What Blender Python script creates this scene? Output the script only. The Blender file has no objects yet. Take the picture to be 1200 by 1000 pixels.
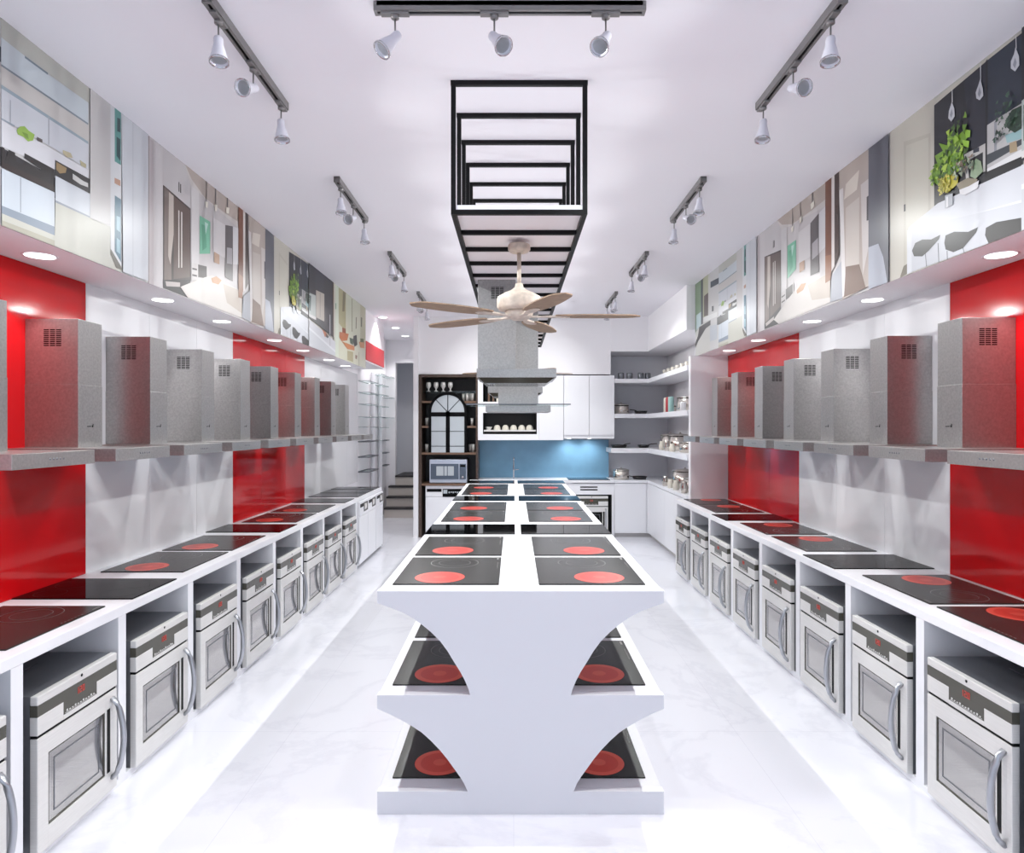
import bpy, bmesh, math, random
from mathutils import Vector, Matrix
random.seed(7)
PI = math.pi
sc = bpy.context.scene
COL = sc.collection

# ---------------------------------------------------------------- camera
cam_d = bpy.data.cameras.new('camera')
cam = bpy.data.objects.new('camera', cam_d)
COL.objects.link(cam)
cam.location = (0, 0, 1.65)
cam.rotation_euler = (PI / 2, 0, 0)
cam_d.sensor_fit = 'HORIZONTAL'
cam_d.sensor_width = 36
cam_d.lens = 36 * 780 / 1200
cam_d.shift_x = -2 / 1200
cam_d.clip_start = 0.05
sc.camera = cam

# ---------------------------------------------------------------- world, exposure
sc.view_settings.view_transform = 'Standard'
sc.view_settings.look = 'None'
sc.view_settings.exposure = -0.03
sc.view_settings.gamma = 1
sc.view_settings.use_curve_mapping = False
w = bpy.data.worlds.new('world')
sc.world = w
w.use_nodes = True
w.node_tree.nodes['Background'].inputs[0].default_value = (0.72, 0.85, 1.0, 1)
w.node_tree.nodes['Background'].inputs[1].default_value = 0.85


def lamp(name, kind, loc, rot, energy, color=(1, 1, 1), parent=None, **kw):
    d = bpy.data.lights.new(name, kind)
    d.energy = energy
    d.color = color
    for k, v in kw.items():
        setattr(d, k, v)
    o = bpy.data.objects.new(name, d)
    COL.objects.link(o)
    o.parent = parent
    o.location = loc
    o.rotation_euler = rot
    return o


# daylight that comes in through the shopfront glass behind the camera
lamp('shopfront_daylight', 'AREA', (0.02, -2.15, 1.75), (PI / 2, 0, 0), 22, (0.8, 0.9, 1.0),
     shape='RECTANGLE', size=4.4, size_y=2.9)
BEAM = 150
SPOT_W = 62
DOWN_W = 24


# ---------------------------------------------------------------- materials
def s2l(c):
    c = c / 255
    return c / 12.92 if c <= 0.04045 else ((c + 0.055) / 1.055) ** 2.4


def rgb(r, g, b):
    return (s2l(r), s2l(g), s2l(b), 1)


def mat(name, col, rough=0.5, metal=0.0, spec=0.5, emit=None, es=0.0, coat=0.0, noise=None, bump=None):
    m = bpy.data.materials.new(name)
    m.use_nodes = True
    nt = m.node_tree
    b = nt.nodes['Principled BSDF']
    b.inputs['Base Color'].default_value = col
    b.inputs['Roughness'].default_value = rough
    b.inputs['Metallic'].default_value = metal
    b.inputs['Specular IOR Level'].default_value = spec
    b.inputs['Coat Weight'].default_value = coat
    if emit:
        b.inputs['Emission Color'].default_value = emit
        b.inputs['Emission Strength'].default_value = es
    if noise or bump:
        tc = nt.nodes.new('ShaderNodeTexCoord')
        mp = nt.nodes.new('ShaderNodeMapping')
        nt.links.new(tc.outputs['Object'], mp.inputs[0])
    if noise:       # (scale, amount, stretch)
        mp.inputs['Scale'].default_value = noise[2]
        n = nt.nodes.new('ShaderNodeTexNoise')
        n.inputs['Scale'].default_value = noise[0]
        n.inputs['Detail'].default_value = 4
        nt.links.new(mp.outputs[0], n.inputs['Vector'])
        r = nt.nodes.new('ShaderNodeValToRGB')
        a = noise[1]
        r.color_ramp.elements[0].position = 0.3
        r.color_ramp.elements[1].position = 0.7
        r.color_ramp.elements[0].color = (col[0] * (1 - a), col[1] * (1 - a), col[2] * (1 - a), 1)
        r.color_ramp.elements[1].color = (min(1, col[0] * (1 + a)), min(1, col[1] * (1 + a)), min(1, col[2] * (1 + a)), 1)
        nt.links.new(n.outputs['Fac'], r.inputs[0])
        nt.links.new(r.outputs[0], b.inputs['Base Color'])
    if bump:
        n2 = nt.nodes.new('ShaderNodeTexNoise')
        n2.inputs['Scale'].default_value = bump[0]
        nt.links.new(tc.outputs['Object'], n2.inputs['Vector'])
        bp = nt.nodes.new('ShaderNodeBump')
        bp.inputs['Strength'].default_value = bump[1]
        bp.inputs['Distance'].default_value = 0.002
        nt.links.new(n2.outputs['Fac'], bp.inputs['Height'])
        nt.links.new(bp.outputs[0], b.inputs['Normal'])
    return m


M = {}
M['wall'] = mat('white_wall_paint', rgb(238, 236, 240), 0.6)
M['ceil'] = mat('ceiling_paint', rgb(240, 238, 244), 0.8, spec=0.1)
M['soffit'] = mat('soffit_paint', rgb(238, 235, 240), 0.6)
M['white'] = mat('white_lacquer', rgb(238, 238, 243), 0.35)
M['island'] = mat('white_satin_lacquer', rgb(230, 230, 236), 0.45)
M['wpanel'] = mat('white_gloss_panel', rgb(230, 230, 234), 0.18)
M['red'] = mat('red_gloss_panel', rgb(192, 8, 16), 0.1, spec=0.28)
M['redmat'] = mat('red_panel', rgb(205, 50, 58), 0.5)
M['steel'] = mat('brushed_steel', rgb(174, 172, 171), 0.34, 0.84, noise=(90, 0.12, (1, 1, 1)), bump=(900, 0.12))
M['steel_s'] = mat('satin_steel', rgb(226, 224, 222), 0.4, 0.3, noise=(40, 0.05, (0.2, 0.2, 6)))
M['steel_d'] = mat('grey_steel_top', rgb(122, 124, 130), 0.35, 0.7)
M['steel_h'] = mat('handle_steel', rgb(182, 184, 190), 0.28, 0.8)
M['chrome'] = mat('chrome', rgb(200, 200, 205), 0.08, 1.0)
M['band'] = mat('dark_olive_glass_band', rgb(74, 72, 64), 0.2)
M['black'] = mat('black_plastic', rgb(10, 10, 12), 0.4, spec=0.12)
M['bframe'] = mat('black_powder_coated_steel', rgb(14, 14, 16), 0.5, spec=0.2)
M['hob'] = mat('dark_ceramic_glass', rgb(40, 39, 38), 0.22, spec=0.18)
M['hobk'] = mat('black_gloss_glass', rgb(5, 5, 6), 0.04, spec=0.22)
M['burner'] = mat('glowing_heating_zone', rgb(158, 46, 40), 0.3, spec=0.2, emit=(0.75, 0.07, 0.05, 1), es=0.16)
M['burner2'] = mat('glowing_zone_ring', rgb(172, 60, 52), 0.3, spec=0.2, emit=(0.9, 0.16, 0.11, 1), es=0.17)
M['ring'] = mat('printed_zone_ring', rgb(92, 90, 88), 0.3)
M['digit'] = mat('red_display_digits', rgb(170, 60, 50), 0.4, emit=(0.9, 0.06, 0.04, 1), es=0.12)
M['grey'] = mat('grey_paint', rgb(205, 205, 210), 0.6)
M['nichewall'] = mat('grey_niche_paint', rgb(236, 236, 242), 0.6)
M['toe'] = mat('toe_kick_grey', rgb(196, 192, 192), 0.6)
M['rail'] = mat('grey_rail_metal', rgb(132, 130, 130), 0.4, 0.4)
M['lampw'] = mat('white_lamp_enamel', rgb(215, 215, 226), 0.35)
M['glow'] = mat('lit_diffuser', rgb(255, 255, 255), 0.5, emit=(1, 1, 1, 1), es=4.0)
M['potsteel'] = mat('polished_pot_steel', rgb(205, 198, 190), 0.16, 0.95)
M['bulb'] = mat('lamp_reflector', rgb(165, 165, 172), 0.3, emit=(1, 1, 1, 1), es=0.05)
M['wood'] = mat('dark_walnut', rgb(74, 58, 50), 0.4, noise=(6, 0.3, (1, 1, 14)))
M['woodd'] = mat('dark_stained_back', rgb(44, 40, 40), 0.4)
M['woodl'] = mat('walnut_edge', rgb(116, 90, 74), 0.4)
M['fan'] = mat('weathered_bronze_white', rgb(205, 192, 180), 0.5, noise=(24, 0.22, (1, 1, 1)))
M['blade'] = mat('weathered_oak_blade', rgb(146, 122, 100), 0.6, noise=(22, 0.3, (1, 6, 1)))
M['blue'] = mat('blue_glass_splashback', rgb(118, 164, 194), 0.2, noise=(3, 0.1, (1, 1, 1)))
M['ceramic'] = mat('cream_ceramic', rgb(222, 216, 204), 0.3)
M['wceramic'] = mat('white_ceramic', rgb(236, 236, 238), 0.25)
M['pan'] = mat('black_pan', rgb(34, 32, 34), 0.35)
M['dred'] = mat('red_book', rgb(178, 42, 54), 0.5)
M['teal'] = mat('pale_teal', rgb(160, 200, 196), 0.5)
M['pane'] = mat('pale_mirror_pane', rgb(186, 192, 198), 0.12)  # on the arched mirror this pale tone stands in for the reflected window
M['cream'] = mat('cream_riser', rgb(214, 206, 198), 0.6)
M['nosing'] = mat('dark_stair_tread', rgb(46, 42, 44), 0.5)
M['micro'] = mat('microwave_blue_grey', rgb(196, 202, 216), 0.3, 0.5)
M['micd'] = mat('microwave_door_glass', rgb(84, 94, 110), 0.12)
M['cavity'] = mat('oven_cavity_enamel', rgb(176, 174, 172), 0.4, 0.3)


def glass_mat(name, tint, gl, rough, gcol=(0.8, 0.8, 0.8, 1)):
    m = bpy.data.materials.new(name)
    m.use_nodes = True
    nt = m.node_tree
    nt.nodes.remove(nt.nodes['Principled BSDF'])
    t = nt.nodes.new('ShaderNodeBsdfTransparent')
    t.inputs[0].default_value = tint
    g = nt.nodes.new('ShaderNodeBsdfGlossy')
    g.inputs['Color'].default_value = gcol
    g.inputs['Roughness'].default_value = rough
    x = nt.nodes.new('ShaderNodeMixShader')
    x.inputs[0].default_value = gl
    if gl > 0.3:
        lw = nt.nodes.new('ShaderNodeLayerWeight')
        lw.inputs[0].default_value = gl
        nt.links.new(lw.outputs['Facing'], x.inputs[0])
    nt.links.new(t.outputs[0], x.inputs[1])
    nt.links.new(g.outputs[0], x.inputs[2])
    nt.links.new(x.outputs[0], nt.nodes['Material Output'].inputs[0])
    return m


M['glass'] = glass_mat('clear_shelf_glass', (0.9, 0.95, 0.94, 1), 0.12, 0.02)
M['oglass'] = glass_mat('coated_oven_glass', (0.7, 0.69, 0.68, 1), 0.62, 0.07, (0.78, 0.76, 0.74, 1))
M['window'] = glass_mat('shopfront_glass', (0.97, 0.99, 1, 1), 0.05, 0.0)


def marble():
    m = mat('polished_white_marble', rgb(222, 222, 229), 0.17, spec=0.5)
    nt = m.node_tree
    b = nt.nodes['Principled BSDF']
    tc = nt.nodes.new('ShaderNodeTexCoord')
    n1 = nt.nodes.new('ShaderNodeTexNoise')
    n1.inputs['Scale'].default_value = 1.0
    n1.inputs['Detail'].default_value = 9
    n1.inputs['Roughness'].default_value = 0.62
    n1.inputs['Distortion'].default_value = 0.5
    nt.links.new(tc.outputs['Object'], n1.inputs['Vector'])
    # thin veins where the noise crosses one half
    s = nt.nodes.new('ShaderNodeMath'); s.operation = 'SUBTRACT'; s.inputs[1].default_value = 0.5
    a = nt.nodes.new('ShaderNodeMath'); a.operation = 'ABSOLUTE'
    r = nt.nodes.new('ShaderNodeValToRGB')
    r.color_ramp.elements[0].position = 0.0
    r.color_ramp.elements[0].color = rgb(215, 215, 224)
    r.color_ramp.elements[1].position = 0.035
    r.color_ramp.elements[1].color = rgb(222, 222, 230)
    nt.links.new(n1.outputs['Fac'], s.inputs[0])
    nt.links.new(s.outputs[0], a.inputs[0])
    nt.links.new(a.outputs[0], r.inputs[0])
    # large tile joints
    br = nt.nodes.new('ShaderNodeTexBrick')
    br.offset = 0.0
    br.inputs['Scale'].default_value = 1.0
    br.inputs['Mortar Size'].default_value = 0.0012
    br.inputs['Brick Width'].default_value = 1.2
    br.inputs['Row Height'].default_value = 1.2
    br.inputs['Color1'].default_value = (1, 1, 1, 1)
    br.inputs['Color2'].default_value = (1, 1, 1, 1)
    br.inputs['Mortar'].default_value = (0.86, 0.86, 0.88, 1)
    nt.links.new(tc.outputs['Object'], br.inputs['Vector'])
    mx = nt.nodes.new('ShaderNodeMix'); mx.data_type = 'RGBA'; mx.blend_type = 'MULTIPLY'
    mx.inputs[0].default_value = 1
    nt.links.new(r.outputs[0], mx.inputs[6])
    nt.links.new(br.outputs['Color'], mx.inputs[7])
    nt.links.new(mx.outputs[2], b.inputs['Base Color'])
    return m


M['hobk'].node_tree.nodes['Principled BSDF'].inputs['IOR'].default_value = 1.2
M['floor'] = marble()


def poster_material():
    m = mat('printed_poster_vinyl', (1, 1, 1, 1), 0.35)
    nt = m.node_tree
    v = nt.nodes.new('ShaderNodeVertexColor')
    v.layer_name = 'ink'
    nt.links.new(v.outputs[0], nt.nodes['Principled BSDF'].inputs['Base Color'])
    return m


M['poster'] = poster_material()


# ---------------------------------------------------------------- mesh helpers
def box(bm, x0, x1, y0, y1, z0, z1, bev=0.0, seg=2):
    r = bmesh.ops.create_cube(bm, size=1)
    vs = r['verts']
    bmesh.ops.scale(bm, vec=(abs(x1 - x0), abs(y1 - y0), abs(z1 - z0)), verts=vs)
    bmesh.ops.translate(bm, vec=((x0 + x1) / 2, (y0 + y1) / 2, (z0 + z1) / 2), verts=vs)
    if bev:
        es = list({e for v in vs for e in v.link_edges})
        bmesh.ops.bevel(bm, geom=es, offset=bev, segments=seg, affect='EDGES', profile=0.5)


def prism(bm, pts, axis, a0, a1):
    """extrude a 2-D outline along an axis: 'y' pts=(x,z); 'z' pts=(x,y); 'x' pts=(y,z)"""
    def P(p, t):
        return {'y': (p[0], t, p[1]), 'z': (p[0], p[1], t), 'x': (t, p[0], p[1])}[axis]
    v0 = [bm.verts.new(P(p, a0)) for p in pts]
    v1 = [bm.verts.new(P(p, a1)) for p in pts]
    n = len(pts)
    bm.faces.new(v0)
    bm.faces.new(v1[::-1])
    for i in range(n):
        j = (i + 1) % n
        bm.faces.new((v0[i], v1[i], v1[j], v0[j]))
    bmesh.ops.recalc_face_normals(bm, faces=bm.faces[:])


def lathe(bm, prof, c=(0, 0, 0), n=24, mtx=None, smooth=True):
    rings = []
    for r, z in prof:
        if r < 1e-6:
            rings.append([bm.verts.new((0, 0, z))])
        else:
            rings.append([bm.verts.new((r * math.cos(2 * PI * i / n), r * math.sin(2 * PI * i / n), z)) for i in range(n)])
    fs = []
    for a, b in zip(rings[:-1], rings[1:]):
        for i in range(n):
            j = (i + 1) % n
            if len(a) == 1 and len(b) == 1:
                continue
            if len(a) == 1:
                fs.append(bm.faces.new((a[0], b[i], b[j])))
            elif len(b) == 1:
                fs.append(bm.faces.new((a[i], b[0], a[j])))
            else:
                fs.append(bm.faces.new((a[i], b[i], b[j], a[j])))
    for f in fs:
        f.smooth = smooth
    vs = [v for r in rings for v in r]
    if mtx is not None:
        bmesh.ops.transform(bm, matrix=mtx, verts=vs)
    bmesh.ops.translate(bm, vec=c, verts=vs)
    bmesh.ops.recalc_face_normals(bm, faces=fs)


def tube(bm, pts, r, n=10, flat=1.0, caps=True):
    """round (or flattened) tube along a polyline"""
    pts = [Vector(p) for p in pts]
    rings = []
    for i, p in enumerate(pts):
        d = (pts[min(i + 1, len(pts) - 1)] - pts[max(i - 1, 0)]).normalized()
        up = Vector((0, 0, 1)) if abs(d.z) < 0.9 else Vector((1, 0, 0))
        a = d.cross(up).normalized()
        b = a.cross(d).normalized()
        rings.append([bm.verts.new(p + r * (a * math.cos(2 * PI * k / n) + b * flat * math.sin(2 * PI * k / n))) for k in range(n)])
    fs = []
    for A, B in zip(rings[:-1], rings[1:]):
        for k in range(n):
            l = (k + 1) % n
            fs.append(bm.faces.new((A[k], A[l], B[l], B[k])))
    for f in fs:
        f.smooth = True
    if caps:
        fs.append(bm.faces.new(rings[0][::-1]))
        fs.append(bm.faces.new(rings[-1]))
    bmesh.ops.recalc_face_normals(bm, faces=fs)


def disc(bm, x, y, z, r0, r1, n=40, h=0.0004):
    """flat ring (r0=0: disc) lying in XY"""
    if r0 <= 0:
        lathe(bm, [(0, h), (r1, h), (r1, 0)], (x, y, z), n, smooth=False)
    else:
        lathe(bm, [(r0, 0), (r0, h), (r1, h), (r1, 0)], (x, y, z), n, smooth=False)


def obj(name, bm, m, parent=None, loc=(0, 0, 0), kind=None, label=None):
    me = bpy.data.meshes.new(name)
    bm.to_mesh(me)
    bm.free()
    o = bpy.data.objects.new(name, me)
    COL.objects.link(o)
    if m is not None:
        me.materials.append(M[m] if isinstance(m, str) else m)
    o.parent = parent
    o.location = loc
    if kind:
        o['kind'] = kind
    if label:
        o['label'] = label
    return o


def bx(name, m, *b, parent=None, bev=0.0, kind=None, label=None):
    bm = bmesh.new()
    box(bm, *b, bev=bev)
    return obj(name, bm, m, parent, kind=kind, label=label)


def tag(o, label, cat, group=None):
    o['label'] = label
    o['category'] = cat
    if group:
        o['group'] = group
    return o


def thing(name, label, cat, loc=(0, 0, 0), rz=0, group=None):
    o = bpy.data.objects.new(name, None)
    o.empty_display_size = 0.05
    COL.objects.link(o)
    o.location = loc
    o.rotation_euler = (0, 0, rz)
    return tag(o, label, cat, group)


def dup(root, loc, rz, label, group=None):
    r = root.copy()
    COL.objects.link(r)
    r.location = loc
    r.rotation_euler = (0, 0, rz)
    r['label'] = label
    if group:
        r['group'] = group
    for ch in list(root.children):
        c = ch.copy()
        COL.objects.link(c)
        c.parent = r
        for g in list(ch.children):
            d = g.copy()
            COL.objects.link(d)
            d.parent = c
    return r


def new():
    return bmesh.new()


ORD = ['first', 'second', 'third', 'fourth', 'fifth', 'sixth', 'seventh', 'eighth', 'ninth', 'tenth', 'eleventh', 'twelfth']
POSTERS = {
 'white': ((204, 203, 204), [
  ((205,204,200),[(0.024,1),(0.296,1),(0.296,0),(0.024,0)]),
  ((132,155,125),[(0,1),(0.123,1),(0.123,0.398),(0,0.331)]),
  ((190,210,215),[(0.024,0.565),(0.123,0.574),(0.123,0.398),(0.024,0.351)]),
  ((48,55,72),[(0.123,1),(0.161,1),(0.161,0.4),(0.123,0.398)]),
  ((178,180,150),[(0.161,1),(0.263,1),(0.263,0.471),(0.161,0.479)]),
  ((82,66,60),[(0.183,0.756),(0.263,0.765),(0.263,0.471),(0.183,0.487)]),
  ((225,225,225),[(0.171,0.476),(0.424,0.452),(0.424,0.393),(0.171,0.412)]),
  ((55,50,52),[(0,0.181),(0.062,0.273),(0.086,0.379),(0.307,0.393),(0.307,0.332),(0.217,0.317),(0.062,0.192),(0,0.115)]),
  ((50,66,78),[(0.307,0.881),(0.468,0.857),(0.468,0.784),(0.307,0.802)]),
  ((190,196,205),[(0.296,0.32),(0.424,0.297),(0.424,0.112),(0.296,0.121)]),
  ((40,38,44),[(0.424,0.378),(0.627,0.37),(0.627,0.259),(0.424,0.287)]),
  ((35,35,40),[(0.331,0.558),(0.365,0.551),(0.365,0.484),(0.331,0.49)]),
  ((187,187,181),[(0.454,1),(0.738,1),(0.738,0.908),(0.454,0.9)]),
  ((203,199,197),[(0.454,0.775),(0.738,0.797),(0.738,0.67),(0.454,0.663)]),
  ((202,211,219),[(0.454,0.906),(0.52,0.902),(0.591,0.899),(0.733,0.91),(0.733,0.788),(0.591,0.776),(0.52,0.782),(0.454,0.775)]),
  ((120,134,148),[(0.52,0.903),(0.591,0.905),(0.591,0.894),(0.52,0.892)]),
  ((128,140,152),[(0.454,0.777),(0.733,0.791),(0.733,0.78),(0.454,0.767)]),
  ((152,168,180),[(0.454,0.679),(0.733,0.684),(0.733,0.668),(0.454,0.66)]),
  ((206,209,218),[(0.454,0.66),(0.733,0.668),(0.733,0.522),(0.598,0.523),(0.454,0.516)]),
  ((150,160,172),[(0.454,0.518),(0.491,0.521),(0.491,0.513),(0.454,0.508)]),
  ((168,172,180),[(0.591,0.675),(0.595,0.676),(0.595,0.528),(0.591,0.526)]),
  ((170,176,186),[(0.477,0.631),(0.48,0.632),(0.48,0.521),(0.477,0.52)]),
  ((217,217,224),[(0.454,0.508),(0.733,0.519),(0.733,0.443),(0.611,0.412),(0.454,0.38)]),
  ((28,22,24),[(0.454,0.38),(0.462,0.38),(0.468,0.342),(0.474,0.383),(0.491,0.386),(0.495,0.346),(0.513,0.347),(0.518,0.368),(0.555,0.36),(0.572,0.376),(0.607,0.361),(0.611,0.291),(0.454,0.282)]),
  ((30,25,27),[(0.518,0.41),(0.611,0.412),(0.611,0.36),(0.518,0.385)]),
  ((38,22,20),[(0.454,0.308),(0.611,0.324),(0.611,0.291),(0.454,0.279)]),
  ((24,20,24),[(0.613,0.465),(0.738,0.471),(0.738,0.387),(0.613,0.381)]),
  ((150,125,85),[(0.617,0.458),(0.653,0.457),(0.649,0.428),(0.629,0.406),(0.617,0.417)]),
  ((205,205,205),[(0.674,0.446),(0.712,0.438),(0.731,0.441),(0.731,0.417),(0.702,0.409),(0.674,0.415)]),
  ((90,80,78),[(0.555,0.53),(0.572,0.533),(0.572,0.516),(0.556,0.51)]),
  ((190,180,150),[(0.639,0.544),(0.667,0.554),(0.674,0.533),(0.653,0.517),(0.639,0.526)]),
  ((180,172,140),[(0.7,0.547),(0.724,0.543),(0.722,0.519),(0.704,0.518)]),
  ((152,187,84),[(0.495,0.502),(0.505,0.53),(0.518,0.545),(0.53,0.535),(0.548,0.534),(0.543,0.498),(0.528,0.478),(0.514,0.488),(0.498,0.483)]),
  ((120,155,60),[(0.51,0.509),(0.527,0.515),(0.53,0.491),(0.519,0.49)]),
  ((198,206,217),[(0.454,0.276),(0.611,0.288),(0.611,0.104),(0.454,0.095)]),
  ((120,128,140),[(0.505,0.277),(0.507,0.277),(0.507,0.101),(0.505,0.101)]),
  ((130,142,158),[(0.454,0.095),(0.611,0.104),(0.611,0.057),(0.454,0.058)]),
  ((205,210,219),[(0.613,0.381),(0.738,0.384),(0.738,0.249),(0.613,0.244)]),
  ((140,148,160),[(0.613,0.249),(0.738,0.254),(0.738,0.244),(0.613,0.237)]),
  ((190,189,180),[(0.454,0.058),(0.611,0.057),(0.613,0.237),(0.738,0.244),(0.821,0.252),(0.869,0.011),(0.869,0),(0.454,0)]),
  ((168,165,150),[(0.454,0.025),(0.611,0.03),(0.611,0),(0.454,0)]),
  ((201,198,199),[(0.738,1),(0.821,1),(0.821,0.252),(0.738,0.246)]),
  ((214,216,221),[(0.821,1),(0.869,1),(0.869,0.011),(0.821,0.118)]),
  ((92,150,146),[(0.839,1),(0.867,1),(0.867,0.67),(0.839,0.669)]),
  ((40,70,75),[(0.85,0.951),(0.864,0.958),(0.864,0.873),(0.85,0.866)]),
  ((40,70,75),[(0.847,0.83),(0.864,0.83),(0.864,0.693),(0.847,0.711)]),
  ((190,150,130),[(0.838,0.567),(0.864,0.573),(0.864,0.536),(0.838,0.533)]),
  ((80,118,138),[(0.839,0.459),(0.867,0.456),(0.867,0.061),(0.839,0.113)]),
  ((150,185,200),[(0.847,0.338),(0.862,0.341),(0.862,0.247),(0.847,0.254)]),
  ((150,185,200),[(0.847,0.203),(0.862,0.195),(0.862,0.11),(0.847,0.118)]),
  ((95,90,82),[(0.821,0.118),(0.879,0.013),(0.845,0.015),(0.821,0.085)]),
  ((206,209,217),[(0.869,1),(0.998,1),(0.998,0.009),(0.876,0.006)]),
  ((190,193,202),[(0.92,1),(0.924,1),(0.924,0),(0.92,0)]),
 ]),
 'hall': ((200, 195, 196), [
  ((204,198,200),[(0,1),(0.628,1),(0.628,0),(0,0)]),
  ((150,138,142),[(0,1),(0.009,1),(0.009,0),(0,0)]),
  ((186,176,180),[(0.012,0.986),(0.029,0.989),(0.029,0),(0.012,0)]),
  ((208,203,206),[(0.034,1),(0.082,0.997),(0.082,0.007),(0.034,0)]),
  ((205,200,203),[(0.085,1),(0.252,0.986),(0.252,0.693),(0.085,0.737)]),
  ((214,208,206),[(0.217,1),(0.628,1),(0.628,0.81),(0.255,0.875)]),
  ((188,174,166),[(0.217,1),(0.628,1),(0.628,0.867),(0.524,0.857),(0.356,0.859),(0.259,0.927)]),
  ((60,48,46),[(0.082,0.734),(0.252,0.696),(0.252,0.139),(0.082,0.014)]),
  ((120,104,98),[(0.089,0.726),(0.131,0.715),(0.131,0.089),(0.089,0.067)]),
  ((196,184,176),[(0.116,0.71),(0.144,0.706),(0.144,0.424),(0.125,0.196),(0.112,0.25)]),
  ((96,78,72),[(0.144,0.706),(0.249,0.683),(0.249,0.17),(0.144,0.102)]),
  ((220,214,210),[(0.173,0.624),(0.179,0.624),(0.179,0.204),(0.173,0.2)]),
  ((220,214,210),[(0.19,0.626),(0.197,0.625),(0.197,0.214),(0.19,0.21)]),
  ((70,62,62),[(0.174,0.834),(0.179,0.835),(0.179,0.763),(0.174,0.762)]),
  ((70,62,62),[(0.184,0.827),(0.19,0.829),(0.19,0.764),(0.184,0.762)]),
  ((30,25,26),[(0.082,0.064),(0.252,0.152),(0.231,0.007),(0.082,0.007)]),
  ((190,180,178),[(0.094,0.061),(0.183,0.096),(0.183,0.064),(0.1,0.028)]),
  ((216,212,214),[(0.255,0.875),(0.31,0.872),(0.31,0.303),(0.255,0.287)]),
  ((120,190,160),[(0.314,0.69),(0.391,0.696),(0.391,0.436),(0.314,0.388)]),
  ((90,165,135),[(0.326,0.632),(0.356,0.637),(0.364,0.471),(0.333,0.426)]),
  ((190,225,215),[(0.35,0.666),(0.375,0.667),(0.356,0.568)]),
  ((218,213,215),[(0.413,0.746),(0.51,0.755),(0.51,0.472),(0.413,0.466)]),
  ((185,150,125),[(0.421,0.471),(0.463,0.471),(0.463,0.39),(0.421,0.384)]),
  ((95,88,90),[(0.51,0.755),(0.576,0.789),(0.576,0.305),(0.51,0.308)]),
  ((170,165,170),[(0.524,0.572),(0.57,0.592),(0.57,0.452),(0.524,0.435)]),
  ((222,220,224),[(0.576,0.789),(0.628,0.81),(0.628,0.485),(0.576,0.455)]),
  ((210,205,205),[(0.255,0.287),(0.372,0.321),(0.372,0.218),(0.255,0.149)]),
  ((70,62,62),[(0.302,0.298),(0.364,0.317),(0.364,0.222),(0.302,0.198)]),
  ((80,72,72),[(0.261,0.25),(0.293,0.259),(0.293,0.246),(0.261,0.237)]),
  ((80,72,72),[(0.261,0.201),(0.293,0.21),(0.293,0.196),(0.261,0.188)]),
  ((218,212,208),[(0.183,0.064),(0.303,0.182),(0.404,0.269),(0.628,0.255),(0.658,0.192),(0.658,0.018),(0.231,0.007)]),
  ((200,188,178),[(0.489,0.242),(0.628,0.255),(0.658,0.192),(0.658,0.057),(0.524,0.095)]),
  ((196,148,108),[(0.396,0.239),(0.437,0.278),(0.48,0.265),(0.454,0.216),(0.404,0.208)]),
  ((80,72,74),[(0.36,1),(0.364,1),(0.364,0.839),(0.36,0.839)]),
  ((80,72,74),[(0.429,1),(0.434,1),(0.434,0.868),(0.429,0.868)]),
  ((80,72,74),[(0.524,1),(0.532,1),(0.532,0.917),(0.524,0.915)]),
  ((245,238,225),[(0.35,0.828),(0.372,0.842),(0.369,0.791),(0.356,0.787)]),
  ((245,238,225),[(0.421,0.861),(0.444,0.873),(0.441,0.82),(0.426,0.812)]),
  ((245,238,225),[(0.514,0.912),(0.543,0.926),(0.539,0.873),(0.519,0.862)]),
  ((120,68,42),[(0.624,1),(0.668,1),(0.668,0.255),(0.624,0.187)]),
  ((150,98,66),[(0.624,0.406),(0.668,0.391),(0.662,0.194),(0.624,0.187)]),
  ((222,214,212),[(0.668,1),(0.688,1),(0.688,0.284),(0.668,0.255)]),
  ((62,40,32),[(0.688,1),(0.719,1),(0.719,0.359),(0.688,0.284)]),
  ((170,172,182),[(0.668,0.216),(0.741,0.31),(0.741,0.01),(0.658,0.018)]),
  ((190,176,168),[(0.719,1),(0.895,0.997),(0.895,0.025),(0.741,0)]),
  ((225,215,205),[(0.762,0.864),(0.843,0.898),(0.829,0.765),(0.751,0.756)]),
  ((226,220,220),[(0.719,0.854),(0.745,0.852),(0.762,0.038),(0.741,0.02)]),
  ((206,196,190),[(0.762,0.683),(0.843,0.701),(0.843,0.214),(0.762,0.24)]),
  ((120,92,78),[(0.762,0.24),(0.843,0.21),(0.88,0.02),(0.751,0.014)]),
  ((216,208,206),[(0.852,0.78),(0.895,0.786),(0.895,0.299),(0.864,0.118)]),
  ((70,62,66),[(0.885,0.664),(0.897,0.666),(0.897,0.491),(0.885,0.495)]),
  ((98,99,110),[(0.895,0.997),(0.999,0.993),(0.999,0),(0.895,0.003)]),
  ((180,184,198),[(0.895,0.299),(0.948,0.291),(0.973,0.183),(0.994,0),(0.895,0.003)]),
 ]),
 'dark': ((205, 200, 190), [
  ((206,201,190),[(0,1),(0.199,0.988),(0.199,0),(0,0.01)]),
  ((196,190,178),[(0.066,0.869),(0.184,0.805),(0.184,0.341),(0.066,0.05)]),
  ((206,202,190),[(0.077,0.833),(0.175,0.788),(0.175,0.355),(0.077,0.077)]),
  ((60,58,62),[(0.067,0.463),(0.075,0.461),(0.075,0.416),(0.067,0.417)]),
  ((120,112,96),[(0.066,0.067),(0.084,0.073),(0.084,0.008),(0.048,0)]),
  ((190,188,184),[(0.199,0.988),(0.395,0.992),(0.495,0.988),(0.495,1),(0.199,1)]),
  ((24,24,34),[(0.199,0.954),(0.395,0.978),(0.495,0.981),(0.495,0.229),(0.199,0.298)]),
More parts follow.
